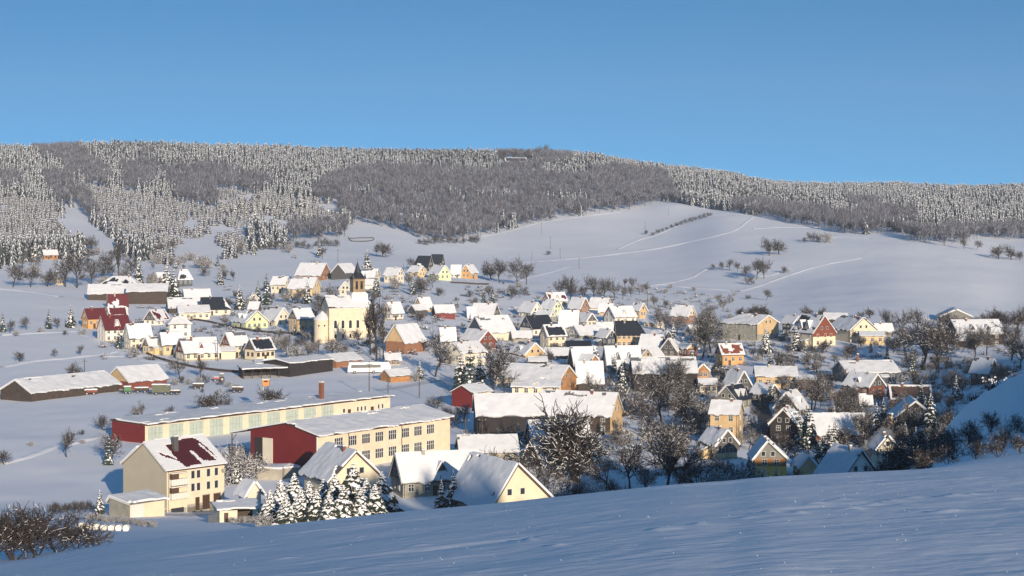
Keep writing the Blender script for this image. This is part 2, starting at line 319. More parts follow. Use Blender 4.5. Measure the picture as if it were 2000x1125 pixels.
def snow_sheet(mb, P, cell, thick, seed, mode='full', offset=.02, mt='snow', margin=0.0):
    """snow lying on the quad P00 P10 P11 P01 (P0x = eave line, P1x... bilinear), real thickness, ragged edge; mode: full / patch / edge"""
    P00, P10, P11, P01 = [np.array(p, float) for p in P]
    la = max(np.linalg.norm(P10-P00), np.linalg.norm(P11-P01)); lb = max(np.linalg.norm(P01-P00), np.linalg.norm(P11-P10))
    n = max(3, min(90, int(la/cell))); m = max(3, min(60, int(lb/cell)))
    s, t = np.meshgrid(np.linspace(0,1,n+1), np.linspace(0,1,m+1), indexing='ij')
    js, jt = s.copy(), t.copy()
    rg = np.random.RandomState(seed % 100000)
    ins = (s > 0) & (s < 1); int_ = (t > 0) & (t < 1)
    js = js+np.where(ins, rg.uniform(-.3,.3,s.shape)/n, 0); jt = jt+np.where(int_, rg.uniform(-.3,.3,s.shape)/m, 0)
    B = (P00[None,None]*(1-js)[...,None]*(1-jt)[...,None]+P10[None,None]*js[...,None]*(1-jt)[...,None]
         +P11[None,None]*js[...,None]*jt[...,None]+P01[None,None]*(1-js)[...,None]*jt[...,None])
    nn = np.cross(P10-P00, P01-P00)
    if np.linalg.norm(nn) < 1e-6: nn = np.cross(P11-P01, P01-P00)
    nn = nn/np.linalg.norm(nn)
    if nn[2] < 0: nn = -nn
    th = thick*(1+.7*fbm(s*la/2.2, t*lb/2.2, seed % 977, 2))
    if mode == 'full':
        keep = np.ones((n, m), bool)
        if seed % 3 and n > 5 and m > 3:             # slid or melted spots along the ridge and gable edge
            f = fbm((s[:-1,:-1])*la/4.0, (t[:-1,:-1])*lb/1.6, seed % 911, 2); keep = ~((f > .17) & (t[:-1,:-1] > .72)) & ~((f < -.30) & (s[:-1,:-1] < .12))
        hang = (1.5*fbm(np.arange(n+1)*la/n/1.7, np.zeros(n+1), seed % 811, 2)+rg.uniform(-.15,.15,n+1))*min(1., thick*2.2); B[:,0,:] += (P00-P01)/np.linalg.norm(P00-P01+1e-9)*np.clip(hang, -.3, .45)[:,None]; B[:,0,2] -= np.clip(hang, 0, .4)*.35
    else:
        sc_, tc_ = (s[:-1,:-1]+.5/n), (t[:-1,:-1]+.5/m)
        f = fbm(sc_*la/3.2, tc_*lb/2.4, seed % 977+3, 2)
        ed = np.minimum(np.minimum(sc_*la, (1-sc_)*la), np.minimum(tc_*lb, (1-tc_)*lb*1.2))
        if mode == 'patch': keep = (f > -.02) | (ed < .5+.9*(f+.4))
        elif mode == 'edge': keep = (ed < .5+2.0*np.clip(f+.12, 0, 1))
        else: keep = (ed < .22+.6*np.clip(f+.1, 0, 1)) | (f > .27)
    if not keep.all():                       # drop crumbs of fewer than a dozen cells
        seen = np.zeros((n, m), bool)
        for i in range(n):
            for j in range(m):
                if keep[i,j] and not seen[i,j]:
                    st = [(i,j)]; seen[i,j] = True; comp = []
                    while st:
                        x, y = st.pop(); comp.append((x,y))
                        for dx, dy in ((1,0),(-1,0),(0,1),(0,-1)):
                            p_, q_ = x+dx, y+dy
                            if 0 <= p_ < n and 0 <= q_ < m and keep[p_,q_] and not seen[p_,q_]: seen[p_,q_] = True; st.append((p_,q_))
                    if len(comp) < 12:
                        for (x, y) in comp: keep[x,y] = False
    T = B+nn[None,None]*(th+offset)[...,None]; Bo = B+nn[None,None]*offset
    k = len(mb.v); mb.v += [tuple(p) for p in T.reshape(-1,3)]+[tuple(p) for p in Bo.reshape(-1,3)]
    N1 = (n+1)*(m+1); idx = lambda i, j: i*(m+1)+j; mi = mb.m(mt)
    for i in range(n):
        for j in range(m):
            if not keep[i,j]: continue
            a, b, c, d = k+idx(i,j), k+idx(i+1,j), k+idx(i+1,j+1), k+idx(i,j+1)
            mb.f.append((a,b,c,d)); mb.mi.append(mi)
            for (di, dj, e0, e1) in ((0,-1,a,b), (1,0,b,c), (0,1,c,d), (-1,0,d,a)):
                ii, jj = i+di, j+dj
                if ii < 0 or jj < 0 or ii >= n or jj >= m or not keep[ii,jj]:
                    mb.f.append((e0, e1, e1+N1, e0+N1)); mb.mi.append(mi)
def slab(mb, P, th, mt):
    P = [Vector(p) for p in P]
    n = (P[1]-P[0]).cross(P[3]-P[0])
    if n.length < 1e-6: n = (P[2]-P[3]).cross(P[3]-P[0])
    n.normalize(); n = -n if n.z > 0 else n
    Q = [P[i] for i in range(4) if i == 0 or (P[i]-P[i-1]).length > 1e-4]
    mb.hexa([p+n*th for p in Q], Q, mt)
HCOUNT = [0]
def building(name, label, cat, C, G, S, W, L, ze, zr, wall='ivory', gable=None, gz0=None, tile='tgrey', roof='full', af=.5, hip=0.0, hip0=0.0,
             gwin=(2,1), swin=(3,1), attic=1, chim=1, low=None, group=None, oh=.45, phrase=None, dark=False, cell=None, door=True, thick=.34,
             wz=None, zb=None, bars=1, chpos=None, ends=True, dormers=0, dormmat='slate', gdrop=0.0, lip='frame', chh=.7):
    HCOUNT[0] += 1; seed = HCOUNT[0]*131+7
    rng = random.Random(seed)
    zg = min(float(gz(*(frame(C,G,S)(a,b,0)[:2]))) for a in (0,W) for b in (0,L))
    z0 = (zg if zb is None else zb)-1.6
    zfl = float(gz(C.x, C.y)) if zb is None else zb
    root = empty(name, (C.x, C.y, zfl)); tag(root, label, cat, group)
    C0 = Vector((0,0,0)); fr = lambda a, b, z: (a*G.x+b*S.x, a*G.y+b*S.y, z-zfl)
    Y = C.y; cell = cell or max(.55, Y/900.0)
    ra = af*W
    hb1, hb0 = hip*ra, hip0*ra                      # hip length at the far and near end
    # walls
    w = MB(); t = .0
    ring = lambda z: [fr(0,0,z), fr(W,0,z), fr(W,L,z), fr(0,L,z)]
    w.hexa(ring(z0), ring(ze-.02), wall)
    if not hip0:
        w.hexa([fr(.02,0,ze-.02), fr(W-.02,0,ze-.02), fr(W-.02,.3,ze-.02), fr(.02,.3,ze-.02)], [fr(ra-.02,0,zr-.05), fr(ra+.02,0,zr-.05), fr(ra+.02,.3,zr-.05), fr(ra-.02,.3,zr-.05)], wall)
    if not hip:
        w.hexa([fr(.02,L-.3,ze-.02), fr(W-.02,L-.3,ze-.02), fr(W-.02,L,ze-.02), fr(.02,L,ze-.02)], [fr(ra-.02,L-.3,zr-.05), fr(ra+.02,L-.3,zr-.05), fr(ra+.02,L,zr-.05), fr(ra-.02,L,zr-.05)], wall)
    w.build('wall', root)
    if gable and not hip0:
        g = MB(); zz = ze-gdrop if gz0 is None else gz0
        if zz < ze-.05:
            g.box(fr, -.03, W+.03, -.09, -.0, zz, ze, gable)
        g.hexa([fr(-.03,-.09,ze), fr(W+.03,-.09,ze), fr(W+.03,-.0,ze), fr(-.03,-.0,ze)], [fr(ra-.02,-.09,zr-.03), fr(ra+.02,-.09,zr-.03), fr(ra+.02,-.0,zr-.03), fr(ra-.02,-.0,zr-.03)], gable)
        g.build('gable_cladding', root)
    if low:                                          # differently coloured lower storey on the gable side
        g = MB(); g.box(fr, -.04, W+.04, -.08, 0, z0, low[1], low[0]); g.build('ground_storey', root)
    # roof
    r = MB(); sn = MB()
    k1 = (zr-ze)/max(ra,.01); k2 = (zr-ze)/max(W-ra,.01)
    e1 = ze-oh*k1; e2 = ze-oh*k2; up = .16
    rb0 = hb0 if hip0 else -oh; rb1 = (L-hb1) if hip else L+oh
    P1 = [fr(-oh,-oh,e1+up), fr(-oh,L+oh,e1+up), fr(ra,rb1,zr+up), fr(ra,rb0,zr+up)]
    P2 = [fr(W+oh,L+oh,e2+up), fr(W+oh,-oh,e2+up), fr(ra,rb0,zr+up), fr(ra,rb1,zr+up)]
    slab(r, P1, .16, tile); slab(r, P2, .16, tile)
    pats = [P1, P2]
    if hip: P = [fr(W+oh,L+oh,e1+up), fr(-oh,L+oh,e1+up), fr(ra,rb1,zr+up), fr(ra,rb1,zr+up)]; slab(r, P, .16, tile); pats.append(P)
    if hip0: P = [fr(-oh,-oh,e1+up), fr(W+oh,-oh,e1+up), fr(ra,rb0,zr+up), fr(ra,rb0,zr+up)]; slab(r, P, .16, tile); pats.append(P)
    if not hip0 and lip:                              # barge boards on the gable edge
        for (A, B) in ((fr(-oh,-oh-.04,e1+up), fr(ra,-oh-.04,zr+up)), (fr(W+oh,-oh-.04,e2+up), fr(ra,-oh-.04,zr+up))):
            A = Vector(A); B = Vector(B); dn = Vector((0,0,-.26)); s_ = Vector((S.x,S.y,0))*.06
            r.hexa([A+dn, B+dn, B+dn+s_, A+dn+s_], [A, B, B+s_, A+s_], lip)
    ro = r.build('roof', root)
    for q, P in enumerate(pats):
        md = roof if isinstance(roof, str) else roof[min(q, len(roof)-1)]
        if md == 'none': continue
        snow_sheet(sn, P, cell if md == 'full' else min(cell, .6), thick if md == 'full' else thick*.45, seed+q*17, md)
    if sn.f:
        sn.build('snow_cover', ro)
    # chimneys
    for c in range(chim):
        cb = chpos[c] if chpos else (L*(.3+.4*c) if L > 4 else L/2)+rng.uniform(-.5,.5)
        ca = ra*(.86); zc = zr-(ra-ca)*k1
        m_ = MB(); m_.box(fr, ca-.28, ca+.28, cb-.32, cb+.32, zc-.4, zr+chh, 'cbrick' if rng.random() < .5 else ('slate' if rng.random() < .5 else 'concrete'))
        m_.box(fr, ca-.34, ca+.34, cb-.38, cb+.38, zr+chh, zr+chh+.1, 'concrete')
        m_.box(fr, ca-.32, ca+.32, cb-.36, cb+.36, zr+chh+.1, zr+chh+.3, 'snow')
        m_.build('chimney', ro)
    if cat == 'house' and swin[0] >= 3 and not dormers and L > 9 and not hip and rng.random() < .5:
        dormers = 1 if rng.random() < .5 else 2; dormmat = wall if rng.random() < .6 else 'slate'
    if cat == 'house' and Y < 760 and not low:
        pl = MB(); pl.box(fr, -.05, 0, -.05, L+.05, z0, zfl+.45, 'concrete'); pl.box(fr, -.05, W+.05, -.05, 0, z0, zfl+.45, 'concrete'); pl.build('plinth', root)
        gt = MB(); gt.tube(fr(-oh-.05,-oh,e1+up-.1), fr(-oh-.05,L+oh,e1+up-.1), .07, .07, 'eave', 5); gt.tube(fr(-.1,.25,zfl), fr(-.1,.25,ze), .05, .05, 'eave', 5); gt.build('gutter', ro)
        if swin[0] >= 2 and rng.random() < .45 and ze-zfl > 3:
            cb = L*(.25+.5*rng.random()); po = MB(); po.box(fr, -1.5, 0, cb-1.2, cb+1.2, z0, zfl+2.2, wall); po_ = po.build('porch', root)
            ps = MB(); snow_sheet(ps, [fr(-1.8,cb-1.5,zfl+2.2), fr(-1.8,cb+1.5,zfl+2.2), fr(0,cb+1.5,zfl+2.9), fr(0,cb-1.5,zfl+2.9)], .5, .25, seed+3, 'full'); ps.build('snow_cover', po_)
    for d in range(dormers):
        cb = L*(d+1)/(dormers+1); wd = min(2.6, L*.16); a0 = ra*.18; zb_ = ze+a0*k1; zt = zb_+(zr-ze)*.5; ae = a0+(zt-zb_)/k1
        dm = MB()
        dm.hexa([fr(a0,cb-wd/2,zb_-.1), fr(ae,cb-wd/2,zb_-.1), fr(ae,cb+wd/2,zb_-.1), fr(a0,cb+wd/2,zb_-.1)], [fr(a0,cb-.05,zt), fr(ae,cb-.05,zt), fr(ae,cb+.05,zt), fr(a0,cb+.05,zt)], dormmat)
        for sg in (-1,1):
            Pd = [fr(a0-.2,cb+sg*(wd/2+.25),zb_-.1), fr(ae+.2,cb+sg*(wd/2+.25),zb_-.1), fr(ae+.6,cb,zt+.16), fr(a0-.2,cb,zt+.16)]
            slab(dm, Pd, .1, tile); snow_sheet(dm, Pd, .8, .2, seed+d*7+sg, 'full')
        dm.build('dormer', ro)
    # windows and doors
    Hs = ze-zfl
    ww, wh = (1.0, 1.3)
    if wz: zs_ = wz
    else:
        nfl = max(1, int(round(Hs/2.9))); zs_ = [zfl+Hs*(k+.58)/nfl for k in range(nfl)]
    if gwin[0]:
        for zz in zs_:
            if Hs < 1.9: break
            for k in range(gwin[0]):
                window(root, fr, 'g', W*(k+.5+.12*(1 if k < gwin[0]/2 else -1)*(gwin[0] > 1))/gwin[0], zz, ww, wh, bars, dark)
    if attic and gwin[0] and (zr-ze) > 2.2 and not hip0:
        n = 2 if (zr-ze) > 3.2 else 1
        za = ze+(zr-ze)*(.27 if n == 2 else .35)
        for k in range(n):
            off = 0 if n == 1 else (k-.5)*min(2.6, W*.3)
            f_ = window(root, fr, 'g', ra+off, za, .85, 1.05, 0, dark)
            if gable: f_.location = Vector(f_.location)-Vector((S.x, S.y, 0))*.07
    if swin[0]:
        for zz in zs_:
            if Hs < 1.9: break
            for k in range(swin[0]): window(root, fr, 's', L*(k+.5)/swin[0], zz, ww, wh, bars, dark)
    if door and swin[0] and Hs > 2.3 and L > 5:
        d = MB(); cb = L*(swin[0]//2+.02)/swin[0] if swin[0] > 1 else L*.25
        d.box(fr, -.08, .02, cb-.5, cb+.5, zfl-.2, zfl+2.05, 'door'); dd = d.build('door', root)
        h = MB(); h.box(fr, -.14, -.08, cb+.3, cb+.4, zfl+1.0, zfl+1.08, 'metal'); h.build('handle', dd)
    u = CX+F*C.x/C.y
    LAND.append((u, HZ-F*(zfl)/C.y, C.y, phrase or label, HZ-F*zr/C.y))
    return root, fr, zfl
def place(side, c, g, s, base, eave, ridge, r=1.3, Y=None, **k):
    """side L: gable wall runs right of the near corner, long wall left; R: the other way round. All in photo pixels."""
    P = ground_pt(c, base, Y); Y = P.y; sc_ = F/Y
    g = max(g, 1.5); s = max(s, 1.5)
    th = math.atan(s/(r*g)); phi = math.atan((c-CX)/F)
    W = g/(sc_*math.cos(th))*math.cos(phi); L = s/(sc_*math.sin(th))*math.cos(phi)
    if g < 9 and s > 15: W = min(max(L/ (r if r > 1 else 1.3), 5), 12) if L > 6 else L; th = math.acos(min(.95, max(.02, g/(sc_*W))))
    if s < 9 and g > 12: L = min(W*r, 14); th = math.asin(min(.95, max(.02, s/(sc_*L))))
    sg = 1 if side == 'L' else -1
    # gable wall seen with apparent width W cos(th), long wall with L sin(th); turned with the line of sight
    g_ = Vector((sg*math.cos(th), math.sin(th), 0)); s_ = Vector((-sg*math.sin(th), math.cos(th), 0))
    R = lambda v: Vector((v.x*math.cos(-phi)-v.y*math.sin(-phi), v.x*math.sin(-phi)+v.y*math.cos(-phi), 0))
    G, S = R(g_), R(s_)
    # foreshortening of the receding walls by distance
    ze = (HZ-eave)*Y/F
    af = k.get('af', .5)
    ya = Y+G.y*W*af
    zr = (HZ-ridge)*ya/F
    if zr < ze+.3: zr = ze+.3
    return building(k.pop('name'), k.pop('label'), k.pop('cat'), P, G, S, W, L, ze, zr, **k)

# ------------------------------------------------------------------ the village: one line per building
def H(side, c, g, s, base, eave, ridge, label, phrase, name='village_house', cat='house', **k):
    return place(side, c, g, s, base, eave, ridge, label=label, phrase=phrase, name=name, cat=cat, **k)
B_ = dict(name='barn', cat='barn', gwin=(0,0), swin=(0,0), chim=0, door=False)
S_ = dict(name='shed', cat='shed', gwin=(0,0), swin=(0,0), chim=0, door=False, thick=.22)
# left end of the village
H('L',326,4,78,594,569,555,'long barn of dark boards under a smooth white roof on the upper left slope','the long dark farm barn',wall='wood',**B_)
H('L',250,3,78,588,573,556,'left wing of the hillside farm barn with white roof over a low dark wall','the barn wing',wall='wood',**B_)
H('L',270,8,76,574,556,540,'farmhouse with hipped roof and three dark bare patches behind the long dark barn','the hipped farmhouse',wall='white',tile='tdark',roof='patch',hip=.9,hip0=.9,swin=(4,1),name='farmhouse')
H('R',213,4,37,606,598,575,'small house with bare dark red roof right in front of the long dark barn','the small red-roofed house',tile='tred',roof='thin',wall='white')
H('R',172,12,37,642,622,603,'orange-walled house with dark red roof at the left edge of the village','the orange-walled house',tile='tred',roof='thin',wall='orange',gable='orange')
H('R',215,8,34,627,616,600,'low house with white roof peeping over the big red roof','the low house over the red roof',wall='white',tile='tred',roof='edge')
H('R',206,16,50,669,643,617,'white house with a large bare wine-red roof at the left village edge','the wine-red roofed house',tile='tred',roof='thin',wall='white',swin=(4,1))
H('R',254,12,43,684,660,634,'white house under thick snow right of the wine-red roofed house','the thick-snowed white house',wall='ivory',gable='white')
H('R',292,13,24,693,676,660,'small yellow house with dark boarded gable left of the plain yellow house','the small dark-gabled yellow house',wall='yellow',gable='wood')
H('R',318,7,38,695,673,651,'plain yellow two-storey house with snow roof beside the long dormered house','the plain yellow house',wall='yellow',swin=(2,1))
H('R',361,18,68,706,690,662,'long pale yellow house with a triangular dormer in its snow roof','the long dormered house',wall='pyellow',gable='redbrown',dormers=1,swin=(5,1),dormmat='redbrown')
H('R',451,19,35,700,675,651,'pale yellow house with dark red boarded gable right of the dormered house','the red-gabled pale house',wall='pyellow',gable='redbrown')
H('R',432,3,27,702,686,679,'low flat annex between the dormered house and the red-gabled house','the low annex',wall='pyellow',**S_)
H('R',500,22,37,705,684,662,'cream house with bare dark snow-edged roof and dark gable above the black sheds','the dark-roofed cream house',wall='pyellow',gable='slate',tile='tdark',roof='edge',dark=True,swin=(4,1))
H('R',331,7,42,662,633,620,'white square two-storey house with flat hipped snow roof','the white square house',wall='white',hip=.9,hip0=.9,swin=(2,1))
H('R',306,25,26,635,626,606,'dark-gabled house whose snow roof shows red specks near the ridge','the red-specked roof house',wall='white',gable='slate',tile='tred',roof='patch')
H('R',330,4,62,613,602,583,'broad dark farm building under one smooth white roof above the white square house','the broad farm building',wall='wood',gable='wood',**B_)
H('R',396,5,54,616,604,581,'house with bare anthracite hipped roof in the upper left village','the anthracite hipped house',wall='ivory',tile='tdark',roof='thin',hip=.6)
H('R',350,5,60,626,611,598,'low ivory house in front of the anthracite hipped roof','the low ivory house',wall='ivory',swin=(5,1))
H('R',362,6,50,594,584,566,'white-roofed house between the long dark barn and the anthracite roof','the upper white-roofed house',wall='white')
H('R',349,5,27,560,545,527,'slate blue hip-roofed house alone above the farm barn','the slate blue house',wall='blueg',tile='tdark',roof='patch',hip=.7,hip0=.5)
H('R',308,5,14,552,541,533,'tiny orange cottage left of the slate blue house','the tiny orange cottage',wall='orange',chim=0)
H('R',86,4,27,507,498,489,'wooden chalet with wide white roof among the trees on the far left slope','the wooden chalet',wall='lwood',dark=True)
H('R',112,6,13,556,540,528,'narrow yellow cottage between bare trees at the far left','the narrow yellow cottage',wall='yellow')
# around the church
H('L',625,22,48,548,538,515,'farmhouse with brick gable and white roof, left end of the row above the church','the brick-gabled farmhouse',wall='brick',gable='brick',name='farmhouse')
H('R',675,28,24,545,533,516,'slate grey barn gable left of the church spire','the slate grey barn',wall='slate',gable='slate',**{**B_})
H('L',733,9,28,553,542,526,'white-roofed cream house right behind the church spire','the cream house behind the spire',wall='pyellow')
H('L',736,3,27,565,556,546,'low white-roofed annex right of the church tower','the low tower annex',wall='white',**S_)
H('L',556,11,27,571,556,541,'pale yellow house with narrow gable, left in the upper row','the narrow-gabled yellow house',wall='pyellow')
H('L',610,16,47,578,563,543,'orange-yellow house with wide snow roof left of the church tower','the orange-yellow wide house',wall='yellow',gable='yellow',swin=(4,1))
H('R',686,23,9,586,566,551,'small ivory gable house touching the church tower on its left','the small ivory gable house',wall='ivory')
H('L',480,44,28,645,630,608,'light green house with its gable full of windows left of the church','the light green house',wall='green',gwin=(4,1),gable=None,tile='tgrey',lip='dframe')
H('L',538,31,28,637,625,602,'cream gable house with sweeping roof between the green house and the church','the cream sweeping-roof house',wall='ivory')
H('R',581,17,32,648,623,604,'tan house with dark boarded gable next to the church apse','the tan house by the apse',wall='tan',gable='wood')
H('L',487,17,3,594,584,573,'tiny white chalet gable above the light green house','the tiny white chalet',wall='white',lip='dframe',chim=0)
H('L',503,7,17,608,603,590,'grey-roofed shed right above the light green house','the grey-roofed shed',wall='slate',**S_)
H('L',775,14,25,552,538,524,'cream cottage with two gables right of the spire','the two-gabled cream cottage',wall='ivory')
H('L',836,10,30,530,521,500,'steep anthracite roofed house, left one of the dark pair on the upper row','the left anthracite roof',wall='slate',tile='tdark',roof='thin',chim=0,hip=.5)
H('L',862,6,27,526,518,497,'steep anthracite roofed house, right one of the dark pair on the upper row','the right anthracite roof',wall='slate',tile='tdark',roof='thin',chim=0,hip=.5)
H('L',817,15,20,541,531,520,'yellow cottage in front of the left anthracite roof','the yellow cottage',wall='yellow')
H('L',857,24,20,547,536,519,'pale green cottage in front of the right anthracite roof','the pale green cottage',wall='green')
H('L',899,3,18,543,534,518,'white-roofed wing left of the orange gable at the end of the upper row','the white-roofed wing',wall='white',chim=0)
H('R',920,20,13,545,533,518,'orange gable house at the right end of the upper row','the orange gable house',wall='orange')
H('R',765,16,23,627,611,591,'white house with an orange bare patch on its roof right of the church','the orange-patched white house',wall='white',tile='brick',roof='patch')
H('R',824,14,20,608,600,582,'orange house with plain snow roof left of the orange manor','the plain orange house',wall='orange')
H('R',812,14,24,618,606,596,'little slate-gabled shed left of the dark red barn','the slate-gabled shed',wall='slate',gable='slate',**S_)
H('R',852,8,37,621,611,597,'dark red barn with white roof below the orange manor','the dark red village barn',wall='darkred',**B_)
H('R',914,3,14,621,617,600,'small white-roofed house right below the orange manor','the small house below the manor',wall='white',chim=0)
H('L',962,14,42,625,616,594,'grey-gabled house with a broad snow roof right of the manor','the grey-gabled house',wall='grey',gable='slate')
H('R',945,33,62,663,650,619,'long snow-roofed barn with dark green gable in the village centre','the dark green gable barn',wall='ivory',gable='blueg',**B_)
H('R',1040,25,42,661,641,617,'white house with bare blue-black roof in the village centre','the blue-black roofed house',wall='white',gable='blueg',tile='tdark',roof='thin')
H('L',1038,22,25,622,610,591,'white gable house left of a pale green one, upper centre','the white gable house',wall='white')
H('L',1080,18,24,615,603,587,'pale green house right of the white gable house, upper centre','the pale green house',wall='green')
H('R',1074,14,34,600,588,572,'house with wine-red bare patches in its snow roof, upper centre','the wine-red patched house',wall='pyellow',tile='tred',roof='patch')
H('L',1134,17,23,610,601,582,'house with brick gable at the upper centre','the brick gable house',wall='brick')
H('L',1183,11,33,607,601,583,'wide white-roofed house right of the brick gable house','the wide upper house',wall='white')
H('L',1195,4,25,616,609,594,'tan cottage above the brown-framed white house','the tan cottage',wall='tan')
H('R',1201,21,42,635,620,600,'white house with brown roof edges and a glazed front gable','the brown-edged white house',wall='white',lip='dframe',tile='tred',dormers=1,dormmat='white')
H('L',1249,14,17,622,606,593,'tan gable house right of the brown-edged white house','the tan gable house',wall='tan')
H('L',1344,15,34,632,617,598,'brick house with white-edged gable at the foot of the right field','the brick house by the field',wall='brick',gable='ivory')
H('L',1128,4,36,648,636,607,'house with one huge snow roof in the upper centre','the huge snow roof',wall='grey')
H('L',1146,19,19,641,627,613,'hipped house with slate gable beside the huge snow roof','the slate-gabled hipped house',wall='ivory',gable='slate')
H('R',1205,5,56,678,653,627,'large tan house under a bare blue-black mansard-like roof','the large tan house',wall='tan',tile='tdark',roof='thin',hip=.6,swin=(6,1))
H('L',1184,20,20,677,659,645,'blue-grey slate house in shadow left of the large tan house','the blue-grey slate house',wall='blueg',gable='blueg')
H('R',1070,15,36,681,656,635,'tall cream house with dark half-bare roof in the centre','the tall cream house',wall='pyellow',tile='tdark',roof='edge',swin=(3,1))
H('R',1133,23,50,662,655,637,'low broad snow roof with a small white gable, centre','the low broad roof',wall='grey',gable='white')
H('R',1108,4,46,693,677,666,'low shed with a bare black roof in the centre','the black-roofed shed',wall='black',tile='tdark',**{**S_,'roof':'thin'})
H('L',1108,4,44,702,694,680,'low white-roofed shed under the black-roofed one','the low white shed',wall='wood',**S_)
H('L',1026,38,30,699,692,671,'house with wide tan plank gable in the centre','the tan plank gable',wall='tan',gable='tan')
H('L',936,32,36,684,666,646,'house with red-brown slate gable left of the village centre','the red-brown gable house',wall='redbrown',gable='redbrown')
H('R',903,33,46,714,690,671,'cream gable house half hidden by bare trees','the cream tree-hidden house',wall='ivory')
H('R',790,37,40,692,668,636,'barn with brown gable and one big white roof right of the church','the brown-gabled barn',wall='brick',gable='tan',**B_)
H('R',862,4,28,674,665,641,'white-roofed house behind the frosty tree','the house behind the frosty tree',wall='ivory')
H('R',1122,12,48,722,712,679,'farm building under a smooth steep snow roof, left of the twin big roofs','the left big snow roof',wall='wood',gable='wood',**B_)
H('L',1152,17,26,726,707,694,'small orange gable in front of the left big snow roof','the small orange gable',wall='lwood',chim=0)
H('R',1187,10,66,729,714,677,'farmhouse under the largest smooth snow roof, right of the twin big roofs','the right big snow roof',wall='white',name='farmhouse',swin=(4,1))
H('R',1238,8,124,764,729,699,'long black-walled barn with white roof behind the dark trees','the long black-walled barn',wall='black',**B_)
H('R',1234,28,6,748,728,704,'dark pointed gable of a lean house beside the black-walled barn','the dark pointed gable',wall='wood',gable='slate',chim=0)
H('R',1278,24,18,704,698,682,'small tan cross gable above the black-walled barn','the small tan cross gable',wall='tan',chim=0)
H('L',1288,12,40,692,680,655,'house with blue shaded snow roof above the black-walled barn','the blue shaded roof',wall='slate')
H('R',1322,32,20,697,685,662,'pair of slate dark gables in shadow at the centre right','the slate dark gables',wall='slate',gable='slate')
H('L',1342,20,17,698,681,671,'brown-gabled cottage right of the slate dark gables','the brown-gabled cottage',wall='redbrown',gable='tan')
H('L',1362,5,24,684,675,657,'white-roofed cottage behind the brown-gabled cottage','the white-roofed cottage',wall='grey')
# right side
H('L',1479,42,70,667,634,617,'large grey villa with tan gable at the foot of the hill','the large grey villa',wall='grey',gable='tan',gdrop=4,hip=.8,swin=(4,1),gwin=(3,1),chim=2)
H('L',1588,44,44,679,650,617,'tall house with red-brown gable of round-framed windows above a yellow ground storey','the tall red-brown gable',wall='pyellow',gable='redbrown',gdrop=1.6,tile='tdark',roof='patch',gwin=(3,1),swin=(3,1))
H('L',1661,51,42,669,645,621,'bright yellow house with wide gable right of the red-brown one','the bright yellow house',wall='pyellow',lip='dframe',swin=(0,0))
H('R',1681,3,46,673,656,648,'yellow flat-roofed annex in front of the bright yellow house','the yellow annex',wall='yellow',**{**S_,'swin':(3,1)})
H('L',1652,4,44,631,624,613,'long white barn roof behind the red-brown gable','the white barn roof',wall='wood',**B_)
H('L',1550,20,22,656,631,618,'blue shaded house left of the red-brown gable','the blue shaded house',wall='blueg')
H('R',1411,13,42,714,692,672,'orange-red house with half bare brown roof by the lane bend','the orange-red house',wall='orange',gable='wood',tile='redbrown',roof='patch')
H('L',1362,23,4,740,724,712,'small orange gable cottage right of the black-walled barn','the orange gable cottage',wall='lwood',chim=0)
H('R',1367,4,33,769,752,741,'yellow cottage below the orange gable cottage','the yellow lane cottage',wall='pyellow',chim=0)
H('L',1092,34,126,778,743,716,'farmhouse with tall orange brick gable and long white roof in the middle','the orange brick gable',wall='cream',gable='lwood',gdrop=4,swin=(5,1),name='farmhouse',r=1.9)
H('R',1128,5,50,772,746,707,'steep white roofed wing right of the orange brick gable','the steep white wing',wall='wood',chim=1,swin=(0,0),gwin=(0,0))
H('L',1092,4,92,786,757,741,'low cream stable wing in front of the orange brick gable','the cream stable wing',wall='cream',chim=0,swin=(5,1))
H('R',923,40,36,797,768,754,'dark red shed with a plain pointed gable beside the lane','the dark red shed',wall='cream',gable='darkred',gdrop=5,lip='dframe',**S_)
H('R',932,7,150,850,812,772,'long low barn with smooth white roof over a black open front','the long black-fronted barn',wall='black',**B_)
H('L',1192,24,145,850,812,769,'big farmhouse with tan gable behind the great bare tree','the big farmhouse behind the tree',wall='wood',gable='tan',gdrop=5,dormers=0,swin=(5,1),name='farmhouse',r=2)
H('R',1140,33,6,838,826,776,'black pointed gable in front of the big farmhouse roof','the black pointed gable',wall='black',gable='black',chim=0,gwin=(0,0))
H('R',1042,16,112,895,867,823,'old house with snow-dusted roof and white-framed windows in a dark wall','the old dark-walled house',wall='wood',gable='black',swin=(5,1))
H('R',1056,38,6,912,902,859,'black shed gable at the left end of the old dark-walled house','the black shed gable',wall='black',gable='black',**{**S_})
H('R',900,8,112,895,884,852,'low building under a pale blue shaded snow roof beside the factory','the low shaded roof',wall='concrete',**S_)
H('R',787,24,158,972,940,888,'house with one wide glaring white roof and grey-green wall of white windows','the wide white-roofed house',wall='grey',gable='slate',swin=(5,1),r=1.9)
H('L',962,115,84,1030,984,907,'pale yellow gable house with streaked tin roof just behind the near slope','the pale yellow gable house',Y=318,wall='pyellow',gwin=(4,1),af=.40,oh=.9,tile='tgrey',lip='dframe',wz=[-51.0],bars=1,attic=1,chim=0)
H('L',645,98,52,986,936,883,'cream gable house behind the row of snow-laden spruces','the house behind the spruces',wall='pyellow',gable=None,lip='dframe',oh=.8,chim=1,swin=(0,0))
H('R',657,34,50,720,706,693,'brick shed gable with pale roof right of the black sheds','the brick shed',wall='brick',gable='brick',**S_)
H('R',500,4,90,721,712,704,'row of low cream cabins behind the black sheds','the low cream cabins',wall='pyellow',chim=0,swin=(6,1),door=False,dark=True)
H('R',763,20,42,747,735,723,'small orange timber shed beside the white coach','the orange timber shed',wall='lwood',gable='lwood',**S_)
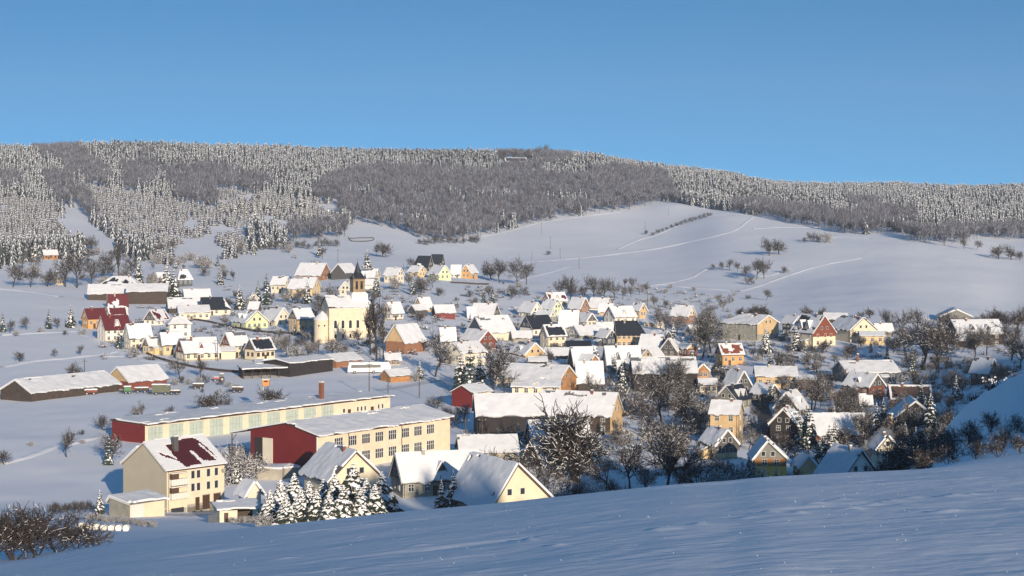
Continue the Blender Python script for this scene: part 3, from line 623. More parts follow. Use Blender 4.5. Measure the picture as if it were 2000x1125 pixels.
H('R',1477,4,80,760,735,717,'long tan house with flat bright snow roof on the right','the long tan house',wall='tan',swin=(5,1))
H('R',1557,3,36,762,742,735,'low brick extension at the right end of the long tan house','the brick extension',wall='brick',**S_)
H('L',1438,28,24,772,752,726,'slate gable house with lit left roof above the lane','the slate gable by the lane',wall='slate',gable='slate')
H('L',1441,10,54,874,809,785,'tall tan house like a tower block beside the dark lane','the tall tan house',wall='tan',swin=(2,1),gwin=(1,1),r=1.0)
H('R',1440,42,28,802,781,755,'pale gable with black bare roof behind the tall tan house','the pale gable house',wall='lslate',gable='lslate',tile='tdark',roof=('thin','full'))
H('L',1400,40,32,898,868,841,'slate gable house over a yellow ground storey beside the dark lane','the slate gable over yellow',wall='yellow',gable='slate',gdrop=2.2)
H('L',1474,62,8,934,895,862,'house in three bands, slate gable, orange boards and yellow ground storey','the three-banded house',wall='lwood',gable='lslate',low=('gold',-61.0),af=.42,oh=.7,Y=430)
H('L',1562,34,13,930,912,892,'small tan gable hut right of the three-banded house','the small tan hut',wall='tan',gable='tan',Y=425,gwin=(0,0),swin=(0,0),name='hut',cat='hut',chim=0,door=False)
H('L',1648,66,48,968,930,881,'house with big blue shaded roof and a small cream gable edged in red','the blue-roofed house by the slope',wall='white',lip='tred',tile='tred',Y=400,oh=.8)
H('R',1560,48,18,814,799,768,'slate gable house among the dark trees on the right','the slate gable in the trees',wall='slate',gable='slate')
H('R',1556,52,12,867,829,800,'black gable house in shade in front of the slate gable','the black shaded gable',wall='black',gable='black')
H('L',1500,22,32,787,769,752,'small black gable with blue shaded roof beside the lane','the small black gable',wall='black',gable='black')
H('R',1590,14,108,864,849,809,'house under a broad bright roof crossed by tree shadows on the right','the broad bright roof',wall='redbrown',chim=0,swin=(3,1))
H('L',1697,31,50,778,756,732,'red-boarded house with slate gable and blue shaded roof','the red-boarded slate gable',wall='redbrown',gable='slate')
H('R',1655,30,102,750,729,707,'blue-grey gable house with long bright roof and tall chimney','the blue-grey gable house',wall='blueg',gable='blueg',swin=(4,1),chh=2.6)
H('R',1621,3,21,780,766,763,'little yellow garden hut below the blue-grey gable','the yellow garden hut',wall='yellow',name='hut',cat='hut',gwin=(0,0),swin=(0,0),chim=0,door=False)
H('R',1681,4,22,797,789,770,'lean-to with steep white roof below the red-boarded house','the white lean-to',wall='wood',**S_)
H('R',1742,8,78,800,779,753,'brick house with snow roof scored by dark streaks at the right','the streak-roofed house',wall='brick',tile='tbrown',roof='patch')
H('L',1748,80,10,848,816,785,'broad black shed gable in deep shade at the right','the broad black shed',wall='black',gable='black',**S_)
H('L',1716,36,14,895,874,853,'small cream gable house with a brown roof edge above the dark bushes','the small cream gable',Y=410,wall='ivory',lip='dframe',chim=1)
H('R',1872,26,90,677,652,626,'farmhouse with bright snow roof and dark gable among the right trees','the dark-gabled farmhouse',wall='wood',gable='wood',name='farmhouse',chim=1)
H('L',1893,10,28,680,665,650,'small shed with blue shaded roof below the dark-gabled farmhouse','the small blue shed',wall='wood',**S_)
H('L',1838,60,6,627,618,605,'grey boarded barn gable at the foot of the right field','the grey boarded barn',wall='lslate',gable='lslate',**{**B_})
H('L',1930,20,34,748,728,702,'lone dark cabin with blue shaded roof at the far right','the lone dark cabin',wall='wood',gable='wood',name='cabin',cat='cabin')
H('R',988,5,42,322,315,308,'dark inn with white ledges alone on the wooded hilltop','the hilltop inn',name='inn',cat='inn',wall='wood',tile='tdark',roof='edge',r=3)
# smaller roofs squeezed between the others
H('R',1002,4,36,668,660,648,'low pale roof squeezed in left of the tall cream house','the low squeezed roof',wall='grey',chim=0,swin=(2,1))
H('L',1072,15,26,630,619,607,'grey cottage peeping out behind the bare blue-black roof','the peeping grey cottage',wall='grey',gable='white')
H('R',1170,10,30,653,645,631,'small white cottage between the slate gables, centre right','the small white cottage',wall='white')
H('L',1296,16,26,674,660,647,'small cottage with a shaded wall above the blue shaded roof','the shaded cottage',wall='tan',gable='slate')
H('L',1282,14,24,640,630,618,'narrow house with pale roof right of the brown-framed white one','the narrow pale-roofed house',wall='ivory')
H('R',1712,7,32,657,646,633,'small white-roofed house right of the bright yellow house','the small house right of the yellow one',wall='wood',gable='slate')
H('R',1034,3,34,718,706,698,'open black shed with posts below the tan plank gable','the posts shed',wall='black',**S_)
H('R',754,4,28,714,703,692,'small shaded brick cottage behind the tall pole','the shaded brick cottage',wall='brick')
H('R',1352,14,28,662,650,636,'house with pale roof among the tall dark trees, centre right','the pale roof in the trees',wall='ivory',gable='wood')
H('R',1146,14,30,742,730,714,'low cottage between the big snow roofs and the dark trees','the low cottage in the trees',wall='tan')
# barns on the left field
H('R',62,62,180,786,768,743,'very long low field barn with grey boarded end and white roof at the left edge','the very long field barn',wall='wood',gable='wood',r=2.4,**B_)
H('R',252,44,76,761,746,719,'brown-walled field barn with white roof right of the very long one','the brown field barn',wall='redbrown',gable='tan',r=1.2,**B_)

# ------------------------------------------------------------------ landmark buildings
def vbuild(u0, Y0, u1, Y1):
    a = Vector(((u0-CX)/F*Y0, Y0, 0)); b = Vector(((u1-CX)/F*Y1, Y1, 0)); d = b-a; return a, d.normalized(), d.length
def part(nm, par, fn, smooth=False):
    b = MB(); fn(b); return b.build(nm, par, smooth)
# three-storey house at the lower left
P = ground_pt(326, 1000, 330)
g_ = Vector((-.73,.683,0)); s_ = Vector((.683,.73,0))
root, fr, zf = building('apartment_house', 'three-storey yellow house with dark red roof half bare of snow and a clad grey-beige gable', 'house', P, g_, s_, 13.2, 12.9, P.z+7.6, P.z+11.9,
    wall='cream', gable='panel', gdrop=6.8, tile='maroon', roof=('none','full'), gwin=(0,0), swin=(0,0), chim=0, phrase='the three-storey yellow house', door=False, cell=.5)
ro = [c for c in root.children if c.name.startswith('roof')][0]
L_h, W_h = 12.9, 13.2; ze_, zr_ = zf+7.6, zf+11.9; k_ = (zr_-ze_)/(W_h/2)
def roofpt(a, b, dz=0): return fr(a, b, ze_+a*k_+.16+dz)
def snowhero(mb):
    n, m = 64, 30; keep = np.zeros((n, m), bool); V_ = []
    for i in range(n+1):
        for j in range(m+1):
            b = -.45+(L_h+.9)*i/n; a = -.45+(W_h/2+.45)*j/m
            V_.append((a, b))
    for i in range(n):
        for j in range(m):
            s, t = (i+.5)/n, (j+.5)/m
            q = float(fbm(s*11, t*6, 71, 3))
            left = s < .24+.12*(1-t)*.8+.10*q                   # snow field on the gable side
            if .10 < s-.0 < .34 and abs(t-(.42-1.4*(s-.2))) < .06+.12*q: left = False
            right = s > .91+.07*q-.30*max(0, t-.6)              # and at the far end
            top = t > .95+.1*q-.06*(s < .5)
            foot = t < .05+.12*q+.10*(s > .62)
            str1 = abs(s-(.60+.10*(.5-t))) < .018+.02*(.5-t)+.02*q and t < .55
            str2 = abs(s-(.84+.14*(.5-t))) < .016+.03*q and t < .72
            chi = s < .42 and t > .82
            keep[i, j] = left or right or top or foot or str1 or str2 or chi
    k0 = len(mb.v)
    rg = random.Random(4)
    for (a, b) in V_: mb.v.append(roofpt(a+rg.uniform(-.05,.05), b+rg.uniform(-.07,.07), .17))
    for (a, b) in V_: mb.v.append(roofpt(a, b, .02))
    mi = mb.m('snow'); N1 = (n+1)*(m+1); ix = lambda i, j: k0+i*(m+1)+j
    for i in range(n):
        for j in range(m):
            if not keep[i,j]: continue
            a, b, c, d = ix(i,j), ix(i+1,j), ix(i+1,j+1), ix(i,j+1); mb.f.append((a,b,c,d)); mb.mi.append(mi)
            for (di,dj,e0,e1) in ((0,-1,a,b),(1,0,b,c),(0,1,c,d),(-1,0,d,a)):
                ii, jj = i+di, j+dj
                if ii < 0 or jj < 0 or ii >= n or jj >= m or not keep[ii,jj]: mb.f.append((e0,e1,e1+N1,e0+N1)); mb.mi.append(mi)
part('snow_cover', ro, snowhero)
part('chimney', ro, lambda b: (b.box(fr, 3.7, 4.5, 4.4, 5.3, zr_-2.2, zr_+.9, 'slate'), b.box(fr, 3.6, 4.6, 4.3, 5.4, zr_+.9, zr_+1.0, 'concrete'), b.box(fr, 3.7, 4.5, 4.4, 5.3, zr_+1.0, zr_+1.2, 'snow')))
for zz in (zf+6.2, zf+3.9):
    for b in (5.7, 6.95, 9.2, 11.0): window(root, fr, 's', b, zz, .75, 1.35, 0)
for (z0_, z1_) in ((zf+4.9, zf+6.0), (zf+2.4, zf+3.5)):                # two glazed loggias near the corner
    o = part('loggia', root, lambda b: (b.box(fr, -.9, -.03, .4, 4.1, z0_, z0_+.95, 'white'), b.box(fr, -1.0, -.9, .3, 4.2, z0_-.12, z0_+.98, 'frame'), b.box(fr, -.9, -.05, .5, 2.0, z0_+1.0, z0_+2.0, 'dframe'), b.box(fr, -.95, -.03, .4, 4.1, z0_+2.0, z0_+2.15, 'white')))
    part('rail', o, lambda b: [b.box(fr, -1.06, -1.0, .4+.6*q, .5+.6*q, z0_-.1, z0_+.95, 'white') for q in range(7)])
part('corner_band', root, lambda b: b.box(fr, -.1, -.0, 0, .35, zf-1.2, zf+7.3, 'ivory'))
for (b0, b1, h) in ((7.9, 9.5, 2.5), (10.4, 12.0, 2.5)):
    d = part('garage_door', root, lambda b: b.box(fr, -.08, .02, b0, b1, zf-.4, zf+h-.3, 'door'))
    part('lintel', d, lambda b: b.box(fr, -.12, -.08, b0-.1, b1+.1, zf+h-.3, zf+h-.15, 'concrete'))
d = part('door', root, lambda b: b.box(fr, -.08, .02, 6.3, 7.2, zf-.4, zf+2.0, 'door')); part('handle', d, lambda b: b.box(fr, -.13, -.08, 7.0, 7.1, zf+.8, zf+.9, 'metal'))
part('basement_window', root, lambda b: b.box(fr, -.07, .02, .9, 3.7, zf-.9, zf+.6, 'pane'))
part('plinth', root, lambda b: (b.box(fr, -.05, 0, 4.4, 6.3, zf-1.2, zf+.9, 'concrete'), b.box(fr, -.05, 0, 7.2, 7.9, zf-1.2, zf+.9, 'concrete'), b.box(fr, -.05, 0, 9.5, 10.4, zf-1.2, zf+.9, 'concrete'), b.box(fr, -.05, 0, 12.0, 12.9, zf-1.2, zf+.9, 'concrete')))
part('downpipe', root, lambda b: b.tube(fr(-.12,4.3,zf-1), fr(-.12,4.3,zf+7.4), .07, .07, 'frame'))
dish = part('satellite_dish', root, lambda b: b.tube(fr(-.5,12.3,zf+6.3), fr(-.62,12.3,zf+6.35), .38, .38, 'concrete', 10))
# lean-to garage against its gable
A = Vector((-63.5, 325.6, 0)); z = float(gz(A.x, A.y))
C = Vector(((254-CX)/F*316, 316, 0)); C.z = float(gz(C.x, C.y))
r2, f2, z2 = building('lean_to_garage', 'low garage with flat snow roof and white door leaning on the clad gable', 'garage', C, g_, s_, 6.0, 7.2, C.z+2.3, C.z+2.9, wall='cream', gable='grey', gdrop=4, af=.9, roof='full', chim=0, gwin=(0,0), swin=(0,0), door=False, phrase='the lean-to garage', cell=.5)
part('garage_door', r2, lambda b: b.box(f2, -.08, .02, .2, 2.7, z2-.3, z2+2.1, 'frame'))

# garage row
C, S, Ln = vbuild(283, 433, 762, 498); C.z = -56.0; G = Vector((-S.y, S.x, 0)); zt = -51.5
rg_ = empty('garage_row', C); tag(rg_, 'long flat-roofed row of ten turquoise vehicle gates with a red clad end', 'garages')
fr = frame(C, G, S); fg = lambda a, b, z: (a*G.x+b*S.x, a*G.y+b*S.y, z+56.0)
W = 12.0
part('wall', rg_, lambda b: b.box(fg, 0, W, .0, Ln, -58, zt-.25, 'cream'))
part('red_end_wall', rg_, lambda b: (b.box(fg, -.05, W+.05, -.12, -.0, -58, zt-.1, 'darkred')))
rf = part('roof', rg_, lambda b: b.hexa([fg(-1.1,-.3,zt-.25), fg(W+.4,-.3,zt-.1), fg(W+.4,Ln+.3,zt-.1), fg(-1.1,Ln+.3,zt-.25)], [fg(-1.1,-.3,zt), fg(W+.4,-.3,zt+.25), fg(W+.4,Ln+.3,zt+.25), fg(-1.1,Ln+.3,zt)], 'eave'))
part('snow_cover', rf, lambda b: snow_sheet(b, [fg(-1.1,-.3,zt), fg(-1.1,Ln+.3,zt), fg(W+.4,Ln+.3,zt+.25), fg(W+.4,-.3,zt+.25)], .9, .3, 11, 'full'))
part('chimney', rf, lambda b: (b.box(fg, 5, 6.0, 63, 64.0, zt, zt+4.6, 'cbrick'), b.box(fg, 4.9, 6.1, 62.9, 64.1, zt+4.6, zt+4.8, 'concrete'), b.box(fg, 4.95, 6.05, 63, 64.0, zt+4.8, zt+5.0, 'snow')))
pitch = 63.5/10
for k in range(10):
    b0 = .9+k*pitch; b1 = b0+pitch-2.0
    gt = part('vehicle_gate', rg_, lambda b: (b.box(fg, -.10, .02, b0, b1, -56.4, zt-.75, 'gate')))
    part('gate_seam', gt, lambda b: [b.box(fg, -.13, -.10, b0+(b1-b0)*q/4-.04, b0+(b1-b0)*q/4+.04, -56.3, zt-.8, 'grey') for q in (1,2,3)]+[b.box(fg, -.125, -.10, b0, b1, -54.0, -53.92, 'grey')])
    part('lintel', gt, lambda b: b.box(fg, -.35, .0, b0-.2, b1+.2, zt-.75, zt-.55, 'ivory'))
for q, (b, h, w) in enumerate(((66.3,1.0,.8),(71.5,1.1,.6),(72.9,1.1,.6),(74.3,1.1,.6),(79.5,1.1,.6),(81,1.1,.6))): window(rg_, fg, 's', b, zt-2.6, w, h, 0)
for b in (68.3, 77.0): dd = part('door', rg_, lambda m: m.box(fg, -.08, .02, b-.5, b+.6, -56.5, -53.9, 'door'))
LAND.append((520, 838, 470, 'the long garage row', 790))

# factory hall
C = Vector((-39.6, 375, -55.2)); S = Vector((.616,.788,0)); G = Vector((-.788,.616,0)); Ln = 42.0; W = 19.2; ze = -47.1; za = -45.2
fk = empty('factory_hall', C); tag(fk, 'two-storey yellow factory with gridded windows and dark red gable wall', 'factory')
fg = lambda a, b, z: (a*G.x+b*S.x, a*G.y+b*S.y, z+55.2)
ra = 8.6
part('wall', fk, lambda b: (b.box(fg, 0, W, 0, Ln, -58, ze-.05, 'cream'), b.hexa([fg(0,Ln-.3,ze-.05), fg(W,Ln-.3,ze-.05), fg(W,Ln,ze-.05), fg(0,Ln,ze-.05)], [fg(ra,Ln-.3,za-.05), fg(ra+.1,Ln-.3,za-.05), fg(ra+.1,Ln,za-.05), fg(ra,Ln,za-.05)], 'cream')))
part('gable_cladding', fk, lambda b: (b.box(fg, .4, W+.05, -.15, 0, -54.0, ze, 'darkred'), b.hexa([fg(-.05,-.15,ze), fg(W+.05,-.15,ze), fg(W+.05,0,ze), fg(-.05,0,ze)], [fg(ra,-.15,za-.05), fg(ra+.1,-.15,za-.05), fg(ra+.1,0,za-.05), fg(ra,0,za-.05)], 'darkred')))
part('plinth', fk, lambda b: b.box(fg, -.1, W+.08, -.2, -.0, -58, -54.0, 'cream'))
gd = part('sliding_gate', fk, lambda b: (b.box(fg, 15.6, 18.0, -.22, -.15, -54.6, -48.6, 'black')))
part('gate_leaf', gd, lambda b: b.box(fg, 12.6, 15.5, -.30, -.20, -54.4, -48.5, 'ivory'))
part('corner_pipe', fk, lambda b: b.tube(fg(-.2,-.25,-57), fg(-.2,-.25,ze), .16, .16, 'frame'))
def froof(b):
    slab(b, [fg(-.8,-.5,ze+.1), fg(-.8,Ln+.6,ze+.1), fg(ra,Ln+.6,za+.25), fg(ra,-.5,za+.25)], .2, 'eave')
    slab(b, [fg(W+.6,Ln+.6,ze), fg(W+.6,-.5,ze), fg(ra,-.5,za+.25), fg(ra,Ln+.6,za+.25)], .2, 'eave')
rf = part('roof', fk, froof)
def fsnow(b):
    snow_sheet(b, [fg(-.8,-.5,ze+.1), fg(-.8,Ln+.6,ze+.1), fg(ra,Ln+.6,za+.25), fg(ra,-.5,za+.25)], .7, .3, 31, 'full')
    snow_sheet(b, [fg(W+.6,Ln+.6,ze), fg(W+.6,-.5,ze), fg(ra,-.5,za+.25), fg(ra,Ln+.6,za+.25)], .7, .3, 32, 'full')
part('snow_cover', rf, fsnow)
for k in range(8):
    b = 6.2+k*4.15
    for zz in (ze-1.9, ze-5.4):
        f_ = window(fk, fg, 's', b, zz, 2.4, 1.9, 3)
for b in (9.2, 25.8): part('downpipe', fk, lambda m: m.tube(fg(-.12,b,-57), fg(-.12,b,ze), .08, .08, 'eave'))
LAND.append((740, 900, 385, 'the yellow factory hall', 800))
# red lean-to on the near corner and open canopy on the far corner
ar = part('side_porch', fk, lambda b: b.hexa([fg(-5.5,.3,-57), fg(-.05,.3,-57), fg(-.05,3.6,-57), fg(-5.5,3.6,-57)], [fg(-5.5,.3,-53.0), fg(-.05,.3,-49.6), fg(-.05,3.6,-49.6), fg(-5.5,3.6,-53.0)], 'darkred'))
part('snow_cover', ar, lambda b: snow_sheet(b, [fg(-6.0,0,-53.2), fg(-6.0,4.2,-53.2), fg(-.1,4.2,-49.5), fg(-.1,0,-49.5)], .5, .25, 33, 'full'))
ca = part('canopy', fk, lambda b: (slab(b, [fg(W+6,-.4,-48.3), fg(W+6,6,-48.3), fg(W,6,-47.1), fg(W,-.4,-47.1)], .15, 'eave'), b.tube(fg(W+5.8,0,-56), fg(W+5.8,0,-48.5), .12, .12, 'eave'), b.tube(fg(W+5.8,5.6,-56), fg(W+5.8,5.6,-48.5), .12, .12, 'eave'), b.tube(fg(W+5.8,0,-50.0), fg(W+4.4,0,-48.4), .07, .07, 'eave')))
part('snow_cover', ca, lambda b: snow_sheet(b, [fg(W+6,-.4,-48.3), fg(W+6,6,-48.3), fg(W,6,-47.1), fg(W,-.4,-47.1)], .6, .3, 34, 'full'))

# church
P = ground_pt(643, 655, 690); S = Vector((.93,.36,0)).normalized(); G = Vector((-S.y, S.x, 0))
Lc, Wc = 17.5, 11.0; z0 = P.z; ze = (HZ-602)*690/F; zr = ze+4.2
ch = empty('church', P); tag(ch, 'cream village church with arched windows, round apse and dark pointed spire', 'church')
fg = lambda a, b, z: (a*G.x+b*S.x, a*G.y+b*S.y, z-z0)
part('nave', ch, lambda b: (b.box(fg, 0, Wc, 0, Lc, z0-2, ze, 'cream'), b.hexa([fg(0,0,ze), fg(Wc,0,ze), fg(Wc,.3,ze), fg(0,.3,ze)], [fg(Wc/2,0,zr), fg(Wc/2+.1,0,zr), fg(Wc/2+.1,.3,zr), fg(Wc/2,.3,zr)], 'cream')))
part('cornice', ch, lambda b: (b.box(fg, -.35, 0, -.2, Lc+.2, ze-.5, ze, 'white'), b.box(fg, -.12, 0, -.05, Lc+.05, z0+4.3, z0+4.6, 'white')))
def croof(b):
    slab(b, [fg(-.6,-.4,ze+.05), fg(-.6,Lc+.5,ze+.05), fg(Wc/2,Lc-3.5,zr+.2), fg(Wc/2,-.4,zr+.2)], .15, 'eave'); slab(b, [fg(Wc+.6,Lc+.5,ze), fg(Wc+.6,-.4,ze), fg(Wc/2,-.4,zr+.2), fg(Wc/2,Lc-3.5,zr+.2)], .15, 'eave')
    slab(b, [fg(Wc+.6,Lc+.5,ze), fg(-.6,Lc+.5,ze+.05), fg(Wc/2,Lc-3.5,zr+.2), fg(Wc/2,Lc-3.5,zr+.2)], .15, 'eave')
rf = part('roof', ch, croof)
part('snow_cover', rf, lambda b: (snow_sheet(b, [fg(-.6,-.4,ze+.05), fg(-.6,Lc+.5,ze+.05), fg(Wc/2,Lc-3.5,zr+.2), fg(Wc/2,-.4,zr+.2)], .8, .3, 41), snow_sheet(b, [fg(Wc+.6,Lc+.5,ze), fg(-.6,Lc+.5,ze+.05), fg(Wc/2,Lc-3.5,zr+.2), fg(Wc/2,Lc-3.5,zr+.2)], .8, .3, 42)))
def arch(b, p, zc, w, h, mt, a0, a1):
    pts = [(-w/2, -h/2), (w/2, -h/2), (w/2, h/2-w/2)]+[(w/2*math.cos(t), h/2-w/2+w/2*math.sin(t)) for t in [math.pi*q/6 for q in range(1, 6)]]+[(-w/2, h/2-w/2)]
    b.hexa([fg(a0, p+x, zc+y) for x, y in pts], [fg(a1, p+x, zc+y) for x, y in pts], mt)
for b in (2.4, 5.3, 8.2, 11.1, 14.8):
    o = part('arched_window', ch, lambda m: arch(m, b, z0+6.7, 1.5, 3.4, 'white', 0, -.08)); part('pane', o, lambda m: arch(m, b, z0+6.7, 1.1, 3.0, 'pane', 0, -.12))
    o = part('lower_window', ch, lambda m: arch(m, b, z0+2.3, 1.1, 1.9, 'white', 0, -.08)); part('pane', o, lambda m: arch(m, b, z0+2.3, .8, 1.6, 'pane', 0, -.12))
ax = Vector(fg(Wc*.42, -1.4, z0))
ap = part('apse', ch, lambda b: b.tube((ax.x, ax.y, -2), (ax.x, ax.y, 8.6), 3.1, 3.1, 'cream', 20), False)
part('apse_roof', ap, lambda b: b.tube((ax.x, ax.y, 8.6), (ax.x, ax.y, 11.6), 3.5, .1, 'snow', 20))
part('apse_band', ap, lambda b: b.tube((ax.x, ax.y, 8.2), (ax.x, ax.y, 8.6), 3.3, 3.3, 'white', 20))
for t in (-1.9, -1.2): part('round_window', ap, lambda b: b.tube((ax.x+3.0*math.cos(t), ax.y+3.0*math.sin(t), 6.2), (ax.x+3.16*math.cos(t), ax.y+3.16*math.sin(t), 6.2), .35, .35, 'pane', 10))
# tower
tc_ = Vector(fg(Wc/2, Lc*.72, z0)); tw = 2.3; ztw = (HZ-543)*700/F-z0; zsp = (HZ-511)*700/F-z0
ft = lambda a, b, z: (tc_.x+a*G.x+b*S.x, tc_.y+a*G.y+b*S.y, z)
to = part('tower', ch, lambda b: (b.box(ft, -tw, tw, -tw, tw, zr-z0-3, ztw, 'stone'), b.box(ft, -tw-.9, tw+.9, -tw-.9, tw+.9, zr-z0-3, zr-z0+.6, 'white')))
part('tower_skirt_snow', to, lambda b: b.hexa([ft(-tw-1.1,-tw-1.1,zr-z0+.6), ft(tw+1.1,-tw-1.1,zr-z0+.6), ft(tw+1.1,tw+1.1,zr-z0+.6), ft(-tw-1.1,tw+1.1,zr-z0+.6)], [ft(-tw-.05,-tw-.05,zr-z0+1.6), ft(tw+.05,-tw-.05,zr-z0+1.6), ft(tw+.05,tw+.05,zr-z0+1.6), ft(-tw-.05,tw+.05,zr-z0+1.6)], 'snow'))
for zc, hh in ((ztw-2.6, 3.0), (zr-z0+3.4, 1.6)):
    for o_ in (-.95, .95):
        part('belfry_opening', to, lambda b: b.box(ft, -tw-.08, -tw+.02, o_-.45, o_+.45, zc-hh/2, zc+hh/2, 'black'))
part('tower_cornice', to, lambda b: (b.box(ft, -tw-.35, tw+.35, -tw-.35, tw+.35, ztw-.3, ztw+.1, 'eave'), b.box(ft, -tw-.2, tw+.2, -tw-.2, tw+.2, ztw-5.2, ztw-4.9, 'stone')))
sp = part('spire', to, lambda b: (b.hexa([ft(q*1.0*(tw+.2)*math.cos(t)*1.15, (tw+.2)*math.sin(t)*1.15, ztw+.1) for q, t in [(1, math.pi*(k+.5)/4) for k in range(8)]], [ft(1.3*math.cos(math.pi*(k+.5)/4), 1.3*math.sin(math.pi*(k+.5)/4), ztw+2.2) for k in range(8)], 'tdark'),
    b.hexa([ft(1.3*math.cos(math.pi*(k+.5)/4), 1.3*math.sin(math.pi*(k+.5)/4), ztw+2.2) for k in range(8)], [ft(.05*math.cos(math.pi*(k+.5)/4), .05*math.sin(math.pi*(k+.5)/4), zsp) for k in range(8)], 'tdark')))
part('finial', sp, lambda b: (b.tube(ft(0,0,zsp-.2), ft(0,0,zsp+1.6), .07, .05, 'metal'), b.tube(ft(0,0,zsp+.4), ft(0,0,zsp+.8), .22, .22, 'metal')))
part('turret', to, lambda b: [b.hexa([ft(x-.4,y-.4,ztw+.1), ft(x+.4,y-.4,ztw+.1), ft(x+.4,y+.4,ztw+.1), ft(x-.4,y+.4,ztw+.1)], [ft(x,y,ztw+2.0)]*4, 'tdark') for x in (-tw,tw) for y in (-tw,tw)])
LAND.append((680, 657, 692, 'the church', 600)); LAND.append((700, 657, 692, 'the church tower', 540))

# black sheds with vehicles, carport, retaining walls
C, S, Ln = vbuild(566, 596, 650, 612); C.z = float(gz(C.x, C.y)); G = Vector((-S.y, S.x, 0))
building('vehicle_shed', 'large windowless black shed with one low white roof in the yard', 'shed', C, G, S, 12, Ln, C.z+4.4, C.z+5.3, wall='black', gwin=(0,0), swin=(0,0), chim=0, door=False, phrase='the large black shed', lip='black', tile='eave')
C, S, Ln = vbuild(474, 592, 566, 597); C.z = float(gz(C.x, C.y)); G = Vector((-S.y, S.x, 0))
os_ = empty('open_shed', C); tag(os_, 'low open-fronted black shed with posts left of the large black shed', 'shed')
fg = lambda a, b, z: (a*G.x+b*S.x, a*G.y+b*S.y, z)
part('back_wall', os_, lambda b: (b.box(fg, 7, 7.2, 0, Ln-.2, -1.5, 3.2, 'black'), b.box(fg, .3, 7, 0, .2, -1.5, 3.0, 'black')))
for q in range(6): part('post', os_, lambda b: b.tube(fg(.3, .4+q*(Ln-1)/5, -1.5), fg(.3, .4+q*(Ln-1)/5, 3.0), .12, .12, 'eave'))
rf = part('roof', os_, lambda b: slab(b, [fg(-.5,-.4,3.15), fg(-.5,Ln-.3,3.15), fg(7.6,Ln-.3,3.7), fg(7.6,-.4,3.7)], .2, 'eave'))
part('snow_cover', rf, lambda b: snow_sheet(b, [fg(-.5,-.4,3.15), fg(-.5,Ln-.3,3.15), fg(7.6,Ln-.3,3.7), fg(7.6,-.4,3.7)], .8, .3, 51))
C = ground_pt(428, 1008, 300); S = Vector((.93,.35,0)).normalized(); G = Vector((-S.y, S.x, 0))
cp = empty('carport', C); tag(cp, 'low carport with flat blue shaded roof in front of the spruces', 'carport')
part('wall', cp, lambda b: (b.box(fg, 0, .15, 0, 3.0, -1.5, 2.0, 'ivory'), b.box(fg, 0, 4.5, -.0, .15, -1.5, 2.0, 'ivory'), b.box(fg, 4.4, 4.6, .15, 6.5, -1.5, 2.1, 'wood')))
part('post', cp, lambda b: b.tube(fg(.1, 6.5, -1.5), fg(.1, 6.5, 2.1), .1, .1, 'eave'))
part('door', cp, lambda b: b.box(fg, -.06, 0, .8, 1.5, -.6, 1.5, 'door'))
part('gate', cp, lambda b: b.box(fg, -.3, -.2, -1.9, -.3, -1.2, 1.4, 'blueg'))
rf = part('roof', cp, lambda b: slab(b, [fg(-.6,-.5,2.1), fg(-.6,7.2,2.1), fg(5,7.2,2.6), fg(5,-.5,2.6)], .15, 'eave'))
part('snow_cover', rf, lambda b: snow_sheet(b, [fg(-.6,-.5,2.1), fg(-.6,7.2,2.1), fg(5,7.2,2.6), fg(5,-.5,2.6)], .5, .25, 52))
H('L', 484, 26, 18, 980, 963, 943, 'tiny cream hut gable behind the carport', 'the tiny hut', wall='ivory', Y=318, name='hut', cat='hut', gwin=(0,0), swin=(0,0), chim=0, door=False, cell=.4)
for (u, Y, W_, D_, h, mt, lb) in ((503, 372, 5.2, 5.0, 2.3, 'concrete', 'snow-capped concrete bunker wall between factory and shrubs'), (556, 372, 3.4, 4.2, 2.1, 'concrete', 'smaller snow-capped wall block right of the concrete bunker wall')):
    C = ground_pt(u, 0, Y); S = Vector((.97,-.2,0)).normalized() if u < 540 else Vector((.8,.6,0)); G = Vector((-S.y, S.x, 0)) if u > 540 else Vector((.2,.97,0))
    o = empty('storage_box', C); tag(o, lb, 'wall')
    part('wall', o, lambda b: b.box(fg, 0, D_, 0, W_, -1.5, h, mt)); part('snow_cap', o, lambda b: snow_sheet(b, [fg(-.1,-.1,h), fg(-.1,W_+.1,h), fg(D_,W_+.1,h), fg(D_,-.1,h)], .5, .3, 55))

# ------------------------------------------------------------------ vehicles in the yard
def axes(ang): S = Vector((math.cos(ang), math.sin(ang), 0)); return S, Vector((-S.y, S.x, 0))
def wheel(par, fg, a, b, r=.5):
    w = part('wheel', par, lambda m: m.tube(fg(a-.12, b, r), fg(a+.14, b, r), r, r, 'tyre', 14))
    part('rim', w, lambda m: m.tube(fg(a-.15, b, r), fg(a-.11, b, r), r*.55, r*.55, 'metal', 10))
C = ground_pt(679, 742, 606); S, G = axes(.16)
bs = empty('coach', C); tag(bs, 'white touring coach with dark window band parked between the black and orange sheds', 'bus')
bl = 11.5
part('body', bs, lambda b: (b.hexa([fg(0,0,.45), fg(2.5,0,.45), fg(2.5,bl,.45), fg(0,bl,.45)], [fg(0,.1,1.6), fg(2.5,.1,1.6), fg(2.5,bl,1.6), fg(0,bl,1.6)], 'busw'), b.hexa([fg(0,.1,1.6), fg(2.5,.1,1.6), fg(2.5,bl,1.6), fg(0,bl,1.6)], [fg(.15,.5,3.4), fg(2.35,.5,3.4), fg(2.35,bl-.2,3.4), fg(.15,bl-.2,3.4)], 'busw')))
